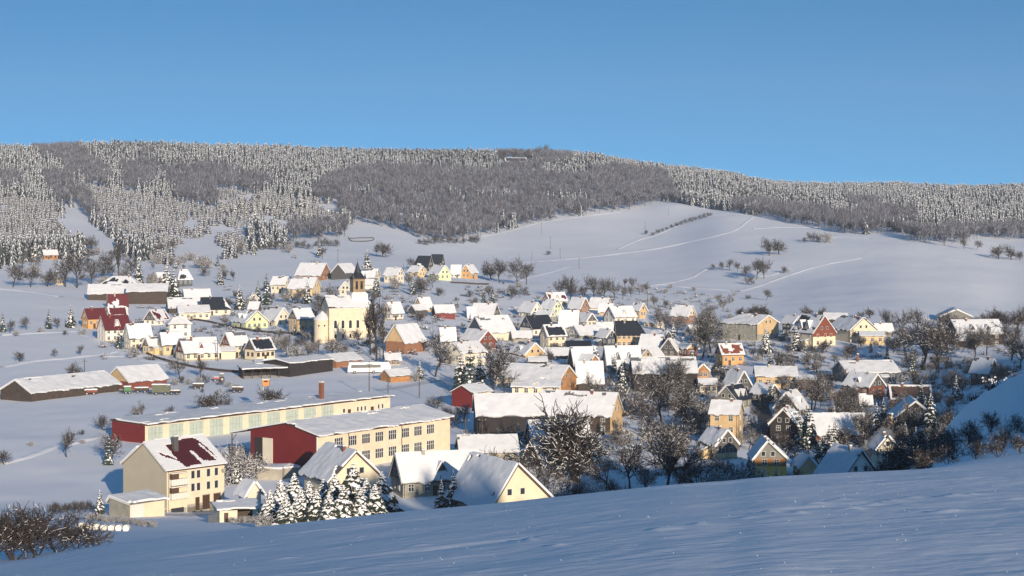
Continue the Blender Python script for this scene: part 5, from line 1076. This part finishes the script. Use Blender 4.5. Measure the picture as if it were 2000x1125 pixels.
for line in """
25 562 50 bare;60 562 46 bare;92 560 40 wide;8 512 58 dark_spruce;38 505 50 dark_spruce;68 512 46 spruce;150 562 76 bare;128 560 62 bare;178 556 56 bare;205 548 64 bare;232 550 80 poplar;255 548 56 bare;178 488 32 wide
270 562 55 spruce;340 588 66 spruce;326 566 56 white_spruce;296 560 30 frostbush;95 642 40 dark_spruce;138 640 46 spruce;5 648 40 dark_spruce;20 650 30 bare;52 644 28 bare;112 642 24 bare;78 650 12 frostbush;125 655 12 bush;160 655 14 frostbush;30 656 12 frostbush
38 706 24 wide;107 698 20 bare;157 694 22 bare;137 740 36 wide;150 742 28 bush;277 824 46 frost;330 818 28 bush;203 838 32 bush;130 892 62 bare;212 908 60 dark_spruce;218 905 72 bare;8 905 30 bush;162 866 10 frostbush;160 848 10 bush
415 810 52 wide 1.5;525 802 56 wide 1.2;440 806 34 bush;232 682 42 dark_spruce;262 700 26 frostbush;350 740 46 bare;392 738 42 bare;300 745 20 bush;195 1003 48 spruce
440 944 66 frostbush;462 942 62 white_spruce;485 936 56 frostbush;452 905 44 frostbush;420 960 20 frostbush
735 706 128 poplar;724 694 96 poplar;748 698 84 poplar;700 672 34 frost;648 700 44 frost;600 702 44 frost;622 694 42 frost;560 694 40 frost;580 704 36 frostbush;672 698 34 frost;540 680 30 frostbush;640 668 22 frostbush;565 672 26 frost;610 668 20 frostbush
850 735 98 frost;900 766 84 spruce;918 768 98 dark_spruce;938 762 74 spruce;966 776 118 bare;985 768 60 frost;820 740 36 white_spruce;812 744 20 frostbush;885 834 42 bush;906 826 42 frost;852 802 34 bush;870 815 24 bush;1012 870 44 white_spruce;986 868 38 bare
468 604 50 spruce;520 594 62 dark_spruce;504 592 46 dark_spruce;486 600 24 frostbush;600 592 46 spruce;642 592 42 frost;580 594 34 frost;560 590 26 frostbush;717 530 44 spruce;612 545 40 bare;735 580 52 dark_spruce;750 632 40 bare;800 562 30 frost;822 576 42 frost;845 562 34 frost;770 566 26 frostbush;806 576 40 dark_spruce
945 598 38 dark_spruce;961 596 42 dark_spruce;926 602 24 frost;800 527 26 bare;975 553 54 bare;1010 556 60 bare;960 546 40 wide;1028 556 46 bare;1092 583 42 bare;1115 586 52 bare;1160 588 54 bare;1180 588 50 bare;1200 585 40 bare;1216 584 26 frost;1232 580 26 frost;1248 576 26 frost;1262 572 24 frost;1140 585 34 bare
748 503 36 wide;735 500 26 bare;1503 499 40 wide;1522 497 34 wide;1585 472 22 bush;1612 474 22 frostbush;1598 473 16 bush;1572 474 12 bush;1410 529 20 bare;1425 528 24 bare;1440 531 24 bare;1456 546 32 bare;1478 546 44 bare;1492 544 44 bare;1465 556 20 bush;1530 534 16 bush;1497 588 26 bare;1460 586 12 bush;1392 526 12 bush
1950 507 34 wide;1975 508 34 wide;1992 508 20 bush;1908 489 22 bare;1882 487 24 bare;1470 626 36 wide 1.5;1495 626 34 wide 1.4;1445 622 26 wide;1580 624 30 wide;1602 624 28 wide;1385 652 62 frost;1374 644 50 frost;1300 652 46 frost;1322 655 44 frost;1290 642 42 frost;1315 672 44 white_spruce
1556 686 50 white_spruce;1497 690 54 white_spruce;1505 722 36 white_spruce;1523 720 40 white_spruce;1542 722 34 frost;1580 712 28 frost;1605 714 26 frost;1630 712 28 frost;1655 708 24 frost;1590 728 26 frost;1730 646 46 bare;1762 652 52 bare;1792 645 46 bare;1700 622 24 wide;1680 622 16 bush;1668 668 30 frost
1802 722 112 frost;1832 728 102 bare;1770 702 72 frost;1852 704 82 bare;1985 645 52 wide;1950 636 40 wide;1975 704 92 bare;1928 694 62 bare;1992 724 90 bare;1900 740 50 frost;1860 760 50 frost;1880 775 46 bare;1745 690 40 frost
1210 842 118 frost;1262 852 84 bare;1292 822 108 herodark;1332 842 104 herodark;1182 806 60 bare;1242 762 60 bare;1152 792 72 frost;1215 766 62 spruce;1166 724 52 dark_spruce;1360 850 80 frost;1385 800 46 frost;1300 752 56 bare;1340 760 60 frost
1620 888 62 spruce;1632 882 66 white_spruce;1582 874 84 spruce;1560 866 72 dark_spruce;1645 900 80 bare;1690 862 72 frost;1712 856 72 spruce;1728 870 60 bare;1818 846 80 spruce;1862 852 40 spruce;1762 812 52 frost;1780 850 70 frost;1600 780 60 frost;1585 800 70 frost;1560 780 50 frost;1640 800 30 frost;1680 745 40 frost
1372 700 98 herodark;1388 690 84 herodark;1352 720 50 dark_spruce;1505 790 50 dark_spruce;1590 800 74 herodark;1660 830 60 herodark;1575 850 60 dark_spruce;1600 905 56 dark_spruce;1735 905 46 bush;1755 880 60 herodark;1690 900 50 dark_spruce;1800 800 60 dark_spruce;1845 660 60 herodark;1905 700 70 herodark;1960 760 60 herodark;1320 770 84 herodark;1200 730 40 dark_spruce;1080 790 30 dark_spruce;745 896 46 bush;772 895 34 bush;1395 840 50 frostbush;1462 880 56 frost;1458 850 44 frostbush;1340 806 40 frostbush;1365 812 30 frostbush;1090 745 30 frost;1110 762 34 frost;1040 748 30 frost;1400 688 26 frost;1470 700 24 frost
340 752 14 frostbush;355 748 16 bush;368 750 13 frostbush;388 752 18 frostbush;400 748 20 bush;430 752 14 bush;445 756 12 frostbush;462 758 10 frostbush;350 765 8 frostbush;395 766 8 bush;425 768 8 frostbush;1262 458 10 bush;1070 498 10 bush;1300 600 16 bush;60 870 10 frostbush;120 490 26 spruce;425 520 26 dark_spruce;460 505 22 dark_spruce;400 540 20 bush;440 545 22 bush;455 550 26 bare;370 510 20 frostbush
""".strip().replace('\n', ';').split(';'):
    q = line.split(); tree(float(q[0]), float(q[1]), float(q[2]), q[3], wx=float(q[4]) if len(q) > 4 else 1.0)
for (u, top, Y, k) in ((528,955,296,'hero_spruce'),(548,935,300,'hero_spruce'),(575,922,304,'hero_spruce'),(604,938,300,'hero_spruce'),(632,935,303,'hero_spruce'),(655,925,296,'hero_spruce'),(690,902,300,'hero_spruce'),(716,932,297,'hero_spruce'),(746,920,308,'hero_spruce'),(670,945,290,'hero_spruce'),(588,950,292,'hero_spruce'),(618,955,290,'hero_spruce'),(704,950,291,'hero_spruce'),(732,945,292,'hero_spruce'),(642,960,288,'hero_spruce'),(560,965,288,'hero_spruce'),
    (885,915,330,'spruce'),(862,935,332,'white_spruce'),(1125,770,400,'hero'),(1300,795,395,'herodark'),(1232,845,400,'bare'),(1185,875,392,'frost'),(1092,945,345,'frostbush'),(1110,925,360,'bush'),(1340,860,398,'frost'),(1362,880,395,'frost'),(1408,880,395,'frost'),(1435,895,398,'frostbush'),(1150,940,365,'frostbush'),(1200,930,380,'bush'),(1260,905,390,'frost'),(985,872,350,'bush'),(960,870,352,'bush'),
    (1490,915,400,'dark_spruce'),(1502,920,400,'dark_spruce'),(1516,912,402,'dark_spruce'),(1527,918,401,'dark_spruce'),(1390,905,385,'frostbush'),(1552,912,400,'bush'),(1062,900,362,'bush'),(520,1000,275,'frostbush'),(1765,860,420,'frost'),(1690,870,430,'bush')):
    g0 = HZ-F*float(gz((u-CX)/F*Y, Y))/Y; tree(u, g0, g0-top, k, Y=Y, wx=1.3 if k == 'hero_spruce' else 1.0)
for i in range(64):                           # scrub and trees between the wood and the upper village
    u = rs0.uniform(0, 660); py = rs0.uniform(488, 560)
    if u > 440 and py > 505+.0*u: continue
    if any(abs(l[0]+8-u) < 24 and abs(l[1]-py) < 10 for l in LAND): continue
    tree(u, py, rs0.uniform(12, 34), rs0.choice(['frost','bare','frostbush','frostbush','spruce','bare','white_spruce']))
# dark thicket on the spur and the brow at the lower right
for (u, top, Y) in ((1765,850,150),(1790,838,170),(1815,852,140),(1838,828,165),(1862,835,130),(1888,815,150),(1912,838,125),(1935,800,150),(1958,828,120),(1982,805,135),(2010,820,125),(1850,865,110),(1905,862,108),(1950,858,105),(1995,852,105),(1800,872,118),(1745,880,140),(1722,890,150)):
    g0 = HZ-F*float(gz((u-CX)/F*Y, Y))/Y; tree(u, g0, g0-top, 'bush', Y=Y, wx=1.15)
# big bare bush at the lower left corner, a cluster of stems
for (u, top, Y) in ((28,985,88),(72,975,92),(112,985,96),(150,1012,98),(185,1038,100),(-20,990,86)):
    g0 = HZ-F*float(gz((u-CX)/F*Y, Y))/Y; tree(u, g0, g0-top, 'bush', Y=Y, wx=1.35)
for i in range(70):                           # dark trees crowding the shaded lower right of the village
    u = rs0.uniform(1470, 1870); py = rs0.uniform(715, 905)
    if 1440 < u < 1505 and py > 760: continue
    if any(-16 < u-l[0] < 34 and l[4]-6 < py-8 < l[1]+2 for l in LAND): continue
    tree(u, py, rs0.uniform(30, 62)*(480/inv(u, py))**.5, rs0.choice(['bare','herodark','dark_spruce','spruce','bare','frost','bush']))
# garden shrubs scattered between the houses
rs = random.Random(77); n_s = 0
while n_s < 230:
    u = rs.uniform(215, 1900); py = rs.uniform(555, 905)
    if py < 555+max(0, (u-1250))*.1 or (u < 900 and 705 < py) or (u < 500 and py < 600) or (u > 1450 and py < 640) or (u < 1050 and py > 760): continue
    if u > 1250 and py > 900-(u-1250)*.02: continue
    if py < 600 and u < 430: continue
    Y = inv(u, py)
    if any(abs(l[0]+6-u) < 22 and abs(l[1]-py) < 9 for l in LAND): continue
    k = rs.choice(['frostbush','frostbush','frostbush','frost','bush','spruce'])
    tree(u, py, rs.uniform(6, 15)*(600/Y)**.5*(1.3 if k in ('frost','spruce') else 1), k, group='shrubs'); n_s += 1

rs2 = random.Random(31); n_s = 0
while n_s < 210:                              # more small garden trees, mostly bare and dark
    u = rs2.uniform(430, 1860); py = rs2.uniform(560, 900)
    if (u < 900 and 700 < py) or (u > 1450 and py < 640) or (u < 1050 and py > 750) or (u > 1250 and py > 890-(u-1250)*.02): continue
    if py < 560+max(0, (u-1250))*.12: continue
    if any(-14 < l[0]+14-u < 30 and l[4]-10 < py < l[1]+2 for l in LAND): continue
    tree(u, py, rs2.uniform(18, 34)*(650/inv(u, py))**.5, rs2.choice(['bare','bare','frost','frost','dark_spruce','wide','bush']), group='shrubs'); n_s += 1

# labels for the trees: kind, relation, nearest named building
used = {}
def relate(u, b, l):
    du, dv = u-l[0], b-l[1]
    if abs(du) > 1.2*abs(dv): return 'right of' if du > 0 else 'left of'
    return 'below' if dv > 0 else 'above'
for T in sorted(TREES, key=lambda t: -t[3]):
    o, u, b, hp, Y, kind, lab, grp = T
    w, cat = WORD[kind]
    near = sorted(LAND, key=lambda l: abs(l[0]-u)+1.3*abs(l[1]-b))[:7]
    size = 'big' if hp > 80 else ('small' if hp < 24 else '')
    done = False
    for sz in ([size] if size else ['', 'medium']):
        for l in near:
            L_ = f"{sz} {w} {relate(u,b,l)} {l[3]}".strip()
            if L_ not in used and len(L_.split()) <= 16: done = True; break
        if done: break
    if not done: L_ = f"{size} {w} among the others near {near[0][3]}".strip()
    used[L_] = 1; tag(o, L_, cat)
    if grp: o['group'] = 'garden shrubs among the village houses'

# ------------------------------------------------------------------ woods on the hillsides (uncountable masses)
def inpoly(px, py, poly):
    c = np.zeros(px.shape, bool); n = len(poly); j = n-1
    for i in range(n):
        xi, yi = poly[i]; xj, yj = poly[j]
        c ^= ((yi > py) != (yj > py)) & (px < (xj-xi)*(py-yi)/((yj-yi) or 1e-9)+xi); j = i
    return c
FOREST = [(-120,230),(2120,230),(2120,470),(2000,470),(1930,466),(1850,482),(1780,472),(1745,452),(1690,460),(1640,455),(1560,440),(1480,422),(1400,410),(1330,398),(1295,394),(1240,408),(1130,422),(1050,436),(960,458),(880,472),(820,468),(790,452),(700,436),(676,440),(680,462),(600,470),(540,478),(490,492),(460,505),(415,512),(380,500),(330,520),(255,508),(236,490),(205,455),(170,432),(158,408),(120,402),(128,440),(150,478),(172,505),(150,512),(90,505),(0,525),(-120,530)]
DECID = [[(600,395),(650,350),(740,330),(860,330),(930,345),(990,330),(1050,345),(1120,350),(1200,330),(1300,345),(1330,400),(1240,410),(1130,424),(1050,438),(960,460),(880,474),(820,470),(780,450),(700,438),(640,420)],
 [(40,280),(110,275),(160,300),(220,350),(205,375),(150,365),(115,330),(60,300)], [(235,330),(290,300),(310,330),(300,372),(240,375)], [(-100,345),(30,345),(45,370),(-100,372)], [(85,350),(135,345),(150,400),(115,405),(85,380)], [(140,370),(190,395),(195,430),(155,435)],
 [(310,340),(420,330),(500,345),(540,370),(430,400),(400,420),(350,400)], [(560,450),(680,440),(690,470),(560,478)], [(975,275),(1100,275),(1120,320),(1050,345),(975,330)], [(1430,400),(1600,420),(1700,440),(1790,455),(1850,470),(1850,485),(1780,476),(1745,456),(1640,458),(1560,444),(1430,415)],
 [(800,440),(960,440),(960,470),(810,478)], [(1650,400),(1780,410),(1800,460),(1700,455)], [(1840,455),(2100,455),(2100,475),(1840,480)]]
WHITE = [[(160,360),(350,395),(480,430),(490,500),(240,480),(190,430)], [(420,370),(660,400),(665,445),(430,450)], [(-100,380),(110,400),(150,480),(-100,500)], [(300,470),(480,490),(420,515),(300,520)]]
rngf = np.random.RandomState(9)
NP = 56000
Yr = np.sqrt(rngf.uniform(1020**2, 2750**2, NP)); Ur = rngf.uniform(-110, 2110, NP); PR = gp(Ur, Yr)
Xr = (Ur-CX)/F*Yr
# ground rows must be visible: drop points behind the ridge by more than a row or two
Yk = np.exp(np.linspace(math.log(700), math.log(2750), 160))
mn = np.minimum.accumulate(np.stack([gp(Ur, np.full(NP, y)) for y in Yk]), 0)
ii = np.clip(np.searchsorted(Yk, Yr)-1, 0, 159); vis = PR <= mn[ii, np.arange(NP)]+5
inF = inpoly(Ur, PR, FOREST) & vis
clear = inpoly(Ur, PR, [(470,445),(520,425),(600,440),(600,452),(520,452)]) | inpoly(Ur, PR, [(972,310),(1040,310),(1040,328),(972,328)]) | inpoly(Ur, PR, [(330,482),(420,476),(450,492),(420,516),(340,512)]) | inpoly(Ur, PR, [(380,446),(440,440),(480,456),(440,466)])
inF &= ~clear
wob = 9*fbm(Ur/25, PR/14, 88)*2
dec = np.zeros(NP, bool); wht = np.zeros(NP, bool)
for p in DECID: dec |= inpoly(Ur+wob, PR+wob*.7, p)
for p in WHITE: wht |= inpoly(Ur+wob, PR, p)
mixn = fbm(Xr/70, Yr/70, 91)
dec = (dec & (mixn < .22)) | (~dec & (mixn < -.37))
def far_conifer(seed, snowf, tiers=7, k=6, wide=.33):
    rg = random.Random(seed); V_ = []; F_ = []; MI = []
    for t in range(tiers):
        z = .98-.92*t/(tiers-1) if t else .99; zb = z-.15; R = .02+wide*((t+1)/tiers)**.8*rg.uniform(.8,1.15); a0 = rg.random()*6
        for j in range(k):
            a = a0+6.283*j/k+rg.uniform(-.25,.25); r = R*rg.uniform(.65,1.2); w = 3.2/k
            tip = (math.cos(a)*r, math.sin(a)*r, zb-rg.uniform(.02,.08)); i0 = (math.cos(a-w)*r*.30, math.sin(a-w)*r*.30, z); i1 = (math.cos(a+w)*r*.30, math.sin(a+w)*r*.30, z); lo = (math.cos(a)*r*.25, math.sin(a)*r*.25, zb-.10)
            n = len(V_); V_ += [tip, i0, i1, lo]; F_ += [(n,n+2,n+1), (n,n+1,n+3), (n,n+3,n+2)]; MI += [1 if rg.random() < snowf else 0, 0, 0]
    return np.array(V_), np.array(F_), np.array(MI)
def far_bare(seed, n=110):
    rg = random.Random(seed); V_ = []; F_ = []; MI = []
    def sl(p, q, w, mi):
        k = len(V_); d = (q-p); s = d.cross(Vector((rg.gauss(0,1), rg.gauss(0,1), rg.gauss(0,1)))).normalized()*w
        for x in (p-s, p+s, q): V_.append(tuple(x))
        F_.append((k,k+1,k+2)); MI.append(mi)
    sl(Vector((0,0,-.03)), Vector((0,0,.7)), .016, 0)
    for i in range(n):
        a = rg.random()*6.28; z0 = rg.uniform(.25,.65); r = rg.uniform(.05,.30); e = rg.uniform(.2,1)
        c = Vector((math.cos(a)*r*.5*e, math.sin(a)*r*.5*e, z0)); hgt = math.sqrt(max(0., 1-(r/.36)**2))
        q = Vector((math.cos(a)*r*1.1, math.sin(a)*r*1.1, z0+(.97-z0)*hgt*rg.uniform(.25,1)))
        sl(c, q, rg.uniform(.006,.011), 0 if rg.random() < .80 else 1)
    return np.array(V_), np.array(F_), np.array(MI)
def scatter(name, label, variants, idx, hfun, mats, cat=None, vsel=None):
    Vs = []; Fs = []; Ms = []; off = 0; hs = hfun(len(idx)); var = rngf.randint(0, len(variants), len(idx)); var = vsel if vsel is not None else var; ang = rngf.uniform(0, 6.28, len(idx)); Z = gz(Xr[idx], Yr[idx])
    for v, (Vv, Fv, Mv) in enumerate(variants):
        s = np.where(var == v)[0]
        if not len(s): continue
        c, sn = np.cos(ang[s])[:,None], np.sin(ang[s])[:,None]; h = hs[s][:,None]
        x = (Vv[None,:,0]*c-Vv[None,:,1]*sn)*h+Xr[idx][s][:,None]; y = (Vv[None,:,0]*sn+Vv[None,:,1]*c)*h+Yr[idx][s][:,None]; z = Vv[None,:,2]*h+Z[s][:,None]-.2
        Vs.append(np.stack([x,y,z],-1).reshape(-1,3)); Fs.append((Fv[None]+(np.arange(len(s))*len(Vv))[:,None,None]+off).reshape(-1,3)); Ms.append(np.tile(Mv, len(s))); off += len(s)*len(Vv)
    o = bpy.data.objects.new(name, np_mesh(name, np.concatenate(Vs), np.concatenate(Fs), np.concatenate(Ms), mats)); col.objects.link(o)
    tag(o, label, cat, kind='stuff'); print(name, len(idx)); return o
ci = np.where(inF & ~dec & ~wht & (rngf.uniform(0,1,NP) < .8))[0]; wi = np.where(inF & wht & ~(dec & (mixn < -.1)) & (fbm(Ur/34, PR/11, 97) > -.10-.5*(PR < 430)))[0]; di = np.where(inF & dec & ~wht & (rngf.uniform(0,1,NP) < .75))[0]
EDGE = 1-np.clip((PR-300)/200, 0, 1)
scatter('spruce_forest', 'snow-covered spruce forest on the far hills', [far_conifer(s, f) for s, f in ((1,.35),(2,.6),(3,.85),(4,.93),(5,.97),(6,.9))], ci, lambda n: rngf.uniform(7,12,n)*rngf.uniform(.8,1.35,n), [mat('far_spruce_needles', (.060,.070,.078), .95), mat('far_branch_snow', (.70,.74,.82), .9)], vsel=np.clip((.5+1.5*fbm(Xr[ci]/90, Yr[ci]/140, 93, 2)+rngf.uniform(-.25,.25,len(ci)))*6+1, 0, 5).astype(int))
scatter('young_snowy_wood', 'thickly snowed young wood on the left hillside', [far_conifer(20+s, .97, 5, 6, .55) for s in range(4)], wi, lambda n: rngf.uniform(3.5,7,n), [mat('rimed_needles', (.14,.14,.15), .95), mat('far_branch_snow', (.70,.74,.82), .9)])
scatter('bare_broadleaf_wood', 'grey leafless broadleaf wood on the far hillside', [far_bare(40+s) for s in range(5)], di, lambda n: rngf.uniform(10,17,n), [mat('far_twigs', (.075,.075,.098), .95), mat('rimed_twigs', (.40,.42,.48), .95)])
# trees one can tell apart on the hillside
ORD = 'first second third fourth fifth sixth seventh eighth ninth tenth eleventh twelfth thirteenth fourteenth fifteenth'.split()
def row(kind, pts, label, group):
    for i, (u, py, hp) in enumerate(sorted(pts)):
        o = tree(u, py, hp, kind); TREES.pop(); tag(o, ORD[i]+' from the left, '+label, WORD[kind][1], group)
row('white_spruce', [(432+i*13+rs.uniform(-4,4), 418+(i%3)*4-i*.6, 30+rs.uniform(-5,6)) for i in range(14)], 'tall snow-crusted spruce in the row on the left hillside', 'snow-crusted spruces in the hillside row')
row('white_spruce', [(590+i*9, 430+i*3+rs.uniform(-3,3), 26+rs.uniform(-4,6)) for i in range(9)], 'snow-crusted spruce at the edge of the bright meadow', 'snow-crusted spruces by the bright meadow')
row('bare', [(1130,424,20),(1075,432,14),(985,322,34),(1004,318,30),(1030,316,28),(1050,312,28),(1062,310,32),(1080,312,24),(1448,416,24)], 'single dark tree standing out on the far wood edge', 'dark trees standing out on the far wood edge')
row('bush', [(1275+i*9.2, 458-i*3.1+(.06*(i-6)**2), 9+rs.uniform(-2,2)) for i in range(13)], 'dark bush in the hedge climbing the big field', 'bushes of the hedge climbing the big field')
row('bush', [(820+i*14, 478-i*.6+rs.uniform(-2,3), 16+rs.uniform(-5,6)) for i in range(9)], 'grey bush along the lower edge of the broadleaf wood', 'bushes below the broadleaf wood')
row('bush', [(500+i*13, 490-i*.7+rs.uniform(-3,3), 15+rs.uniform(-4,6)) for i in range(13)], 'grey bush in the hedge above the upper left field', 'bushes above the upper left field')
row('frostbush', [(180+i*9, 1014+i*1.2, 13+rs.uniform(-2,3)) for i in range(14)], 'snowy clipped bush in the garden hedge below the lean-to garage', 'bushes of the snowy garden hedge')
row('bush', [(100+i*11, 1002-i*.6, 20+rs.uniform(-3,5)) for i in range(8)], 'russet bush in the hedge behind the lower left corner', 'bushes of the russet hedge')
row('frostbush', [(456+i*13, 1024-i*.4, 16+rs.uniform(-3,4)) for i in range(12)], 'frosted bush in the low hedge in front of the spruces', 'bushes of the hedge before the spruces')
row('bush', [(1842+i*16, 642-i*.8, 26+rs.uniform(-6,8)) for i in range(10)], 'dark bush in the thicket edging the right field', 'bushes edging the right field')
# low brush, hedges and brambles between the gardens
NB = 9500
Ub = rngf.uniform(200, 1990, NB); Pb = rngf.uniform(552, 930, NB)
okb = ~((Ub < 900) & (Pb > 705)) & ~((Ub < 1050) & (Pb > 745) & (Pb < 840)) & ~((Ub > 1450) & (Pb < 645)) & (Pb > 560+np.clip(Ub-1250, 0, None)*.12) & ~((Ub < 430) & (Pb < 600)) & ~((Ub > 1440) & (Ub < 1500) & (Pb > 700)) & (fbm(Ub/40, Pb/14, 66) > -.05) & (Pb < 925-(Ub-1500)*.02)
Ub = Ub[okb]; Pb = Pb[okb]; Yb = np.array([inv(u, p) for u, p in zip(Ub, Pb)])
Xr = (Ub-CX)/F*Yb; Yr = Yb
def brush(seed, n=34):
    rg = random.Random(seed); V_ = []; F_ = []; MI = []
    for i in range(n):
        a = rg.random()*6.28; r = rg.uniform(0,.7); p = Vector((math.cos(a)*r, math.sin(a)*r, -.05)); q = p+Vector((rg.gauss(0,.35), rg.gauss(0,.35), rg.uniform(.4,1))); s = Vector((rg.gauss(0,1), rg.gauss(0,1), .2)).normalized()*rg.uniform(.02,.05)
        k = len(V_); V_ += [tuple(p-s), tuple(p+s), tuple(q)]; F_.append((k,k+1,k+2)); MI.append(0)
        if rg.random() < .35:
            c = p.lerp(q, rg.uniform(.4,.9)); w = rg.uniform(.05,.14); k = len(V_); V_ += [(c.x-w,c.y,c.z), (c.x+w,c.y,c.z+.02), (c.x,c.y+w,c.z+w)]; F_.append((k,k+1,k+2)); MI.append(1)
    return np.array(V_), np.array(F_), np.array(MI)
scatter('garden_brush', 'low bare brush and brambles between the gardens', [brush(s) for s in range(6)], np.arange(len(Ub)), lambda n: rngf.uniform(.9,2.8,n), [M['twig'], M['tsnow']])

# ------------------------------------------------------------------ winter haze over the valley
hz = MB(); hz.box(lambda a, b, z: (a, b, z), -2600, 3600, -520, 3490, -100, 230, 'snow'); hm = bpy.data.materials.new('haze'); hm.use_nodes = True
hn = hm.node_tree.nodes; hn.remove(hn['Principled BSDF']); pv = hn.new('ShaderNodeVolumePrincipled'); pv.inputs['Color'].default_value = (.80,.88,1,1); pv.inputs['Density'].default_value = .000085; pv.inputs['Anisotropy'].default_value = 0
hm.node_tree.links.new(pv.outputs[0], hn['Material Output'].inputs['Volume']); hz.mats = [hm]; ho_ = hz.build('haze'); tag(ho_, 'thin blue winter haze filling the valley air', None, kind='stuff')
# spruces added out of view right of the viewpoint to shade the right bank
NC = 80; Xr = rngf.uniform(57, 143, NC); Yr = rngf.uniform(22, 58, NC)
hzf = lambda X_, Y_: np.interp(X_, [29,60,100], [4,9,16])-2.2-.37*np.clip(Y_+12, 0, None)
_g = gz; gz = lambda X_, Y_: hzf(np.asarray(X_), np.asarray(Y_))
scatter('added_shade_spruces', 'unseen spruces added beside the viewpoint to shade the right-hand bank', [far_conifer(60+s, .5, 14, 12, .2) for s in range(3)], np.arange(NC), lambda n: np.interp(Xr, [57,78,79,98,99,120,123,165], [17,17,9,9,15,15,27,27])-hzf(Xr, Yr)+rngf.uniform(-1,1,n), [M['needle'], M['tsnow']])  # treetop heights stepped to shade the bank and leave the houses sunlit
gz = _g
# glinting crystals on the near slope
NG = 400; Yg = np.exp(rngf.uniform(math.log(16), math.log(85), NG)); Ug = rngf.uniform(-40, 2040, NG); Xg = (Ug-CX)/F*Yg; Zg = gz(Xg, Yg)
Vg = []; Fg = []
for i in range(NG):
    r = .0015*Yg[i]**.5*rngf.uniform(.5,1.25); k = len(Vg)
    Vg += [(Xg[i]-r,Yg[i],Zg[i]), (Xg[i]+r,Yg[i],Zg[i]), (Xg[i],Yg[i]-r*.3,Zg[i]+r*1.7), (Xg[i],Yg[i]+r,Zg[i])]; Fg += [(k,k+1,k+2),(k+1,k+3,k+2),(k+3,k,k+2)]
og = bpy.data.objects.new('snow_crystals', np_mesh('snow_crystals', np.array(Vg), np.array(Fg), None, [mat('ice_crystal', (.9,.9,.92), .3)])); col.objects.link(og); tag(og, 'tiny glinting crystals on the near snow slope', None, kind='stuff')
# smoke drifting from the chimney of the blue-roofed house
A_ = wpt(1668, 893, 405); B_s = wpt(1740, 852, 415); sm = MB(); rgs = random.Random(3); pr = None
rings = []
for k in range(13):
    t = k/12; c = A_.lerp(B_s, t)+Vector((0,0,1.2*math.sin(t*2.2))); r = .25+1.7*t**.8; r *= (1 if k < 12 else .1); rings.append([(c.x+r*math.cos(a)*.9*rgs.uniform(.8,1.2), c.y+r*math.sin(a)*.9, c.z+r*math.sin(a+1.57)*.9*rgs.uniform(.8,1.2)) for a in [6.283*q/10 for q in range(10)]])
for k, rg2 in enumerate(rings):
    c = A_.lerp(B_s, k/12)+Vector((0,0,1.2*math.sin(k/12*2.2))); r = .25+1.7*(k/12)**.8; r *= (1 if k < 12 else .1)
    d = (B_s-A_).normalized(); u_ = d.cross(Vector((0,0,1))).normalized(); w_ = d.cross(u_)
    sm.v += [tuple(c+(u_*math.cos(a)+w_*math.sin(a))*r*rgs.uniform(.8,1.2)) for a in [6.283*q/10 for q in range(10)]]
for k in range(12): sm.f += [(k*10+j, k*10+(j+1)%10, (k+1)*10+(j+1)%10, (k+1)*10+j) for j in range(10)]
sm.f += [tuple(range(9,-1,-1)), tuple(range(120,130))]; sm.mi = [0]*len(sm.f)
smm = bpy.data.materials.new('smoke'); smm.use_nodes = True; qn = smm.node_tree.nodes; qn.remove(qn['Principled BSDF']); pv2 = qn.new('ShaderNodeVolumePrincipled')
pv2.inputs['Color'].default_value = (.85,.88,.95,1); nz = qn.new('ShaderNodeTexNoise'); nz.inputs['Scale'].default_value = .8; tcs = qn.new('ShaderNodeTexCoord'); mth = qn.new('ShaderNodeMath'); mth.operation = 'MULTIPLY_ADD'; mth.inputs[1].default_value = .9; mth.inputs[2].default_value = -.30; mth.use_clamp = True
smm.node_tree.links.new(tcs.outputs['Object'], nz.inputs['Vector']); smm.node_tree.links.new(nz.outputs['Fac'], mth.inputs[0]); smm.node_tree.links.new(mth.outputs[0], pv2.inputs['Density']); smm.node_tree.links.new(pv2.outputs[0], qn['Material Output'].inputs['Volume'])
sm.mats = [smm]; so_ = sm.build('chimney_smoke', None, True); tag(so_, 'pale smoke drifting right from the blue-roofed house by the slope', None, kind='stuff')
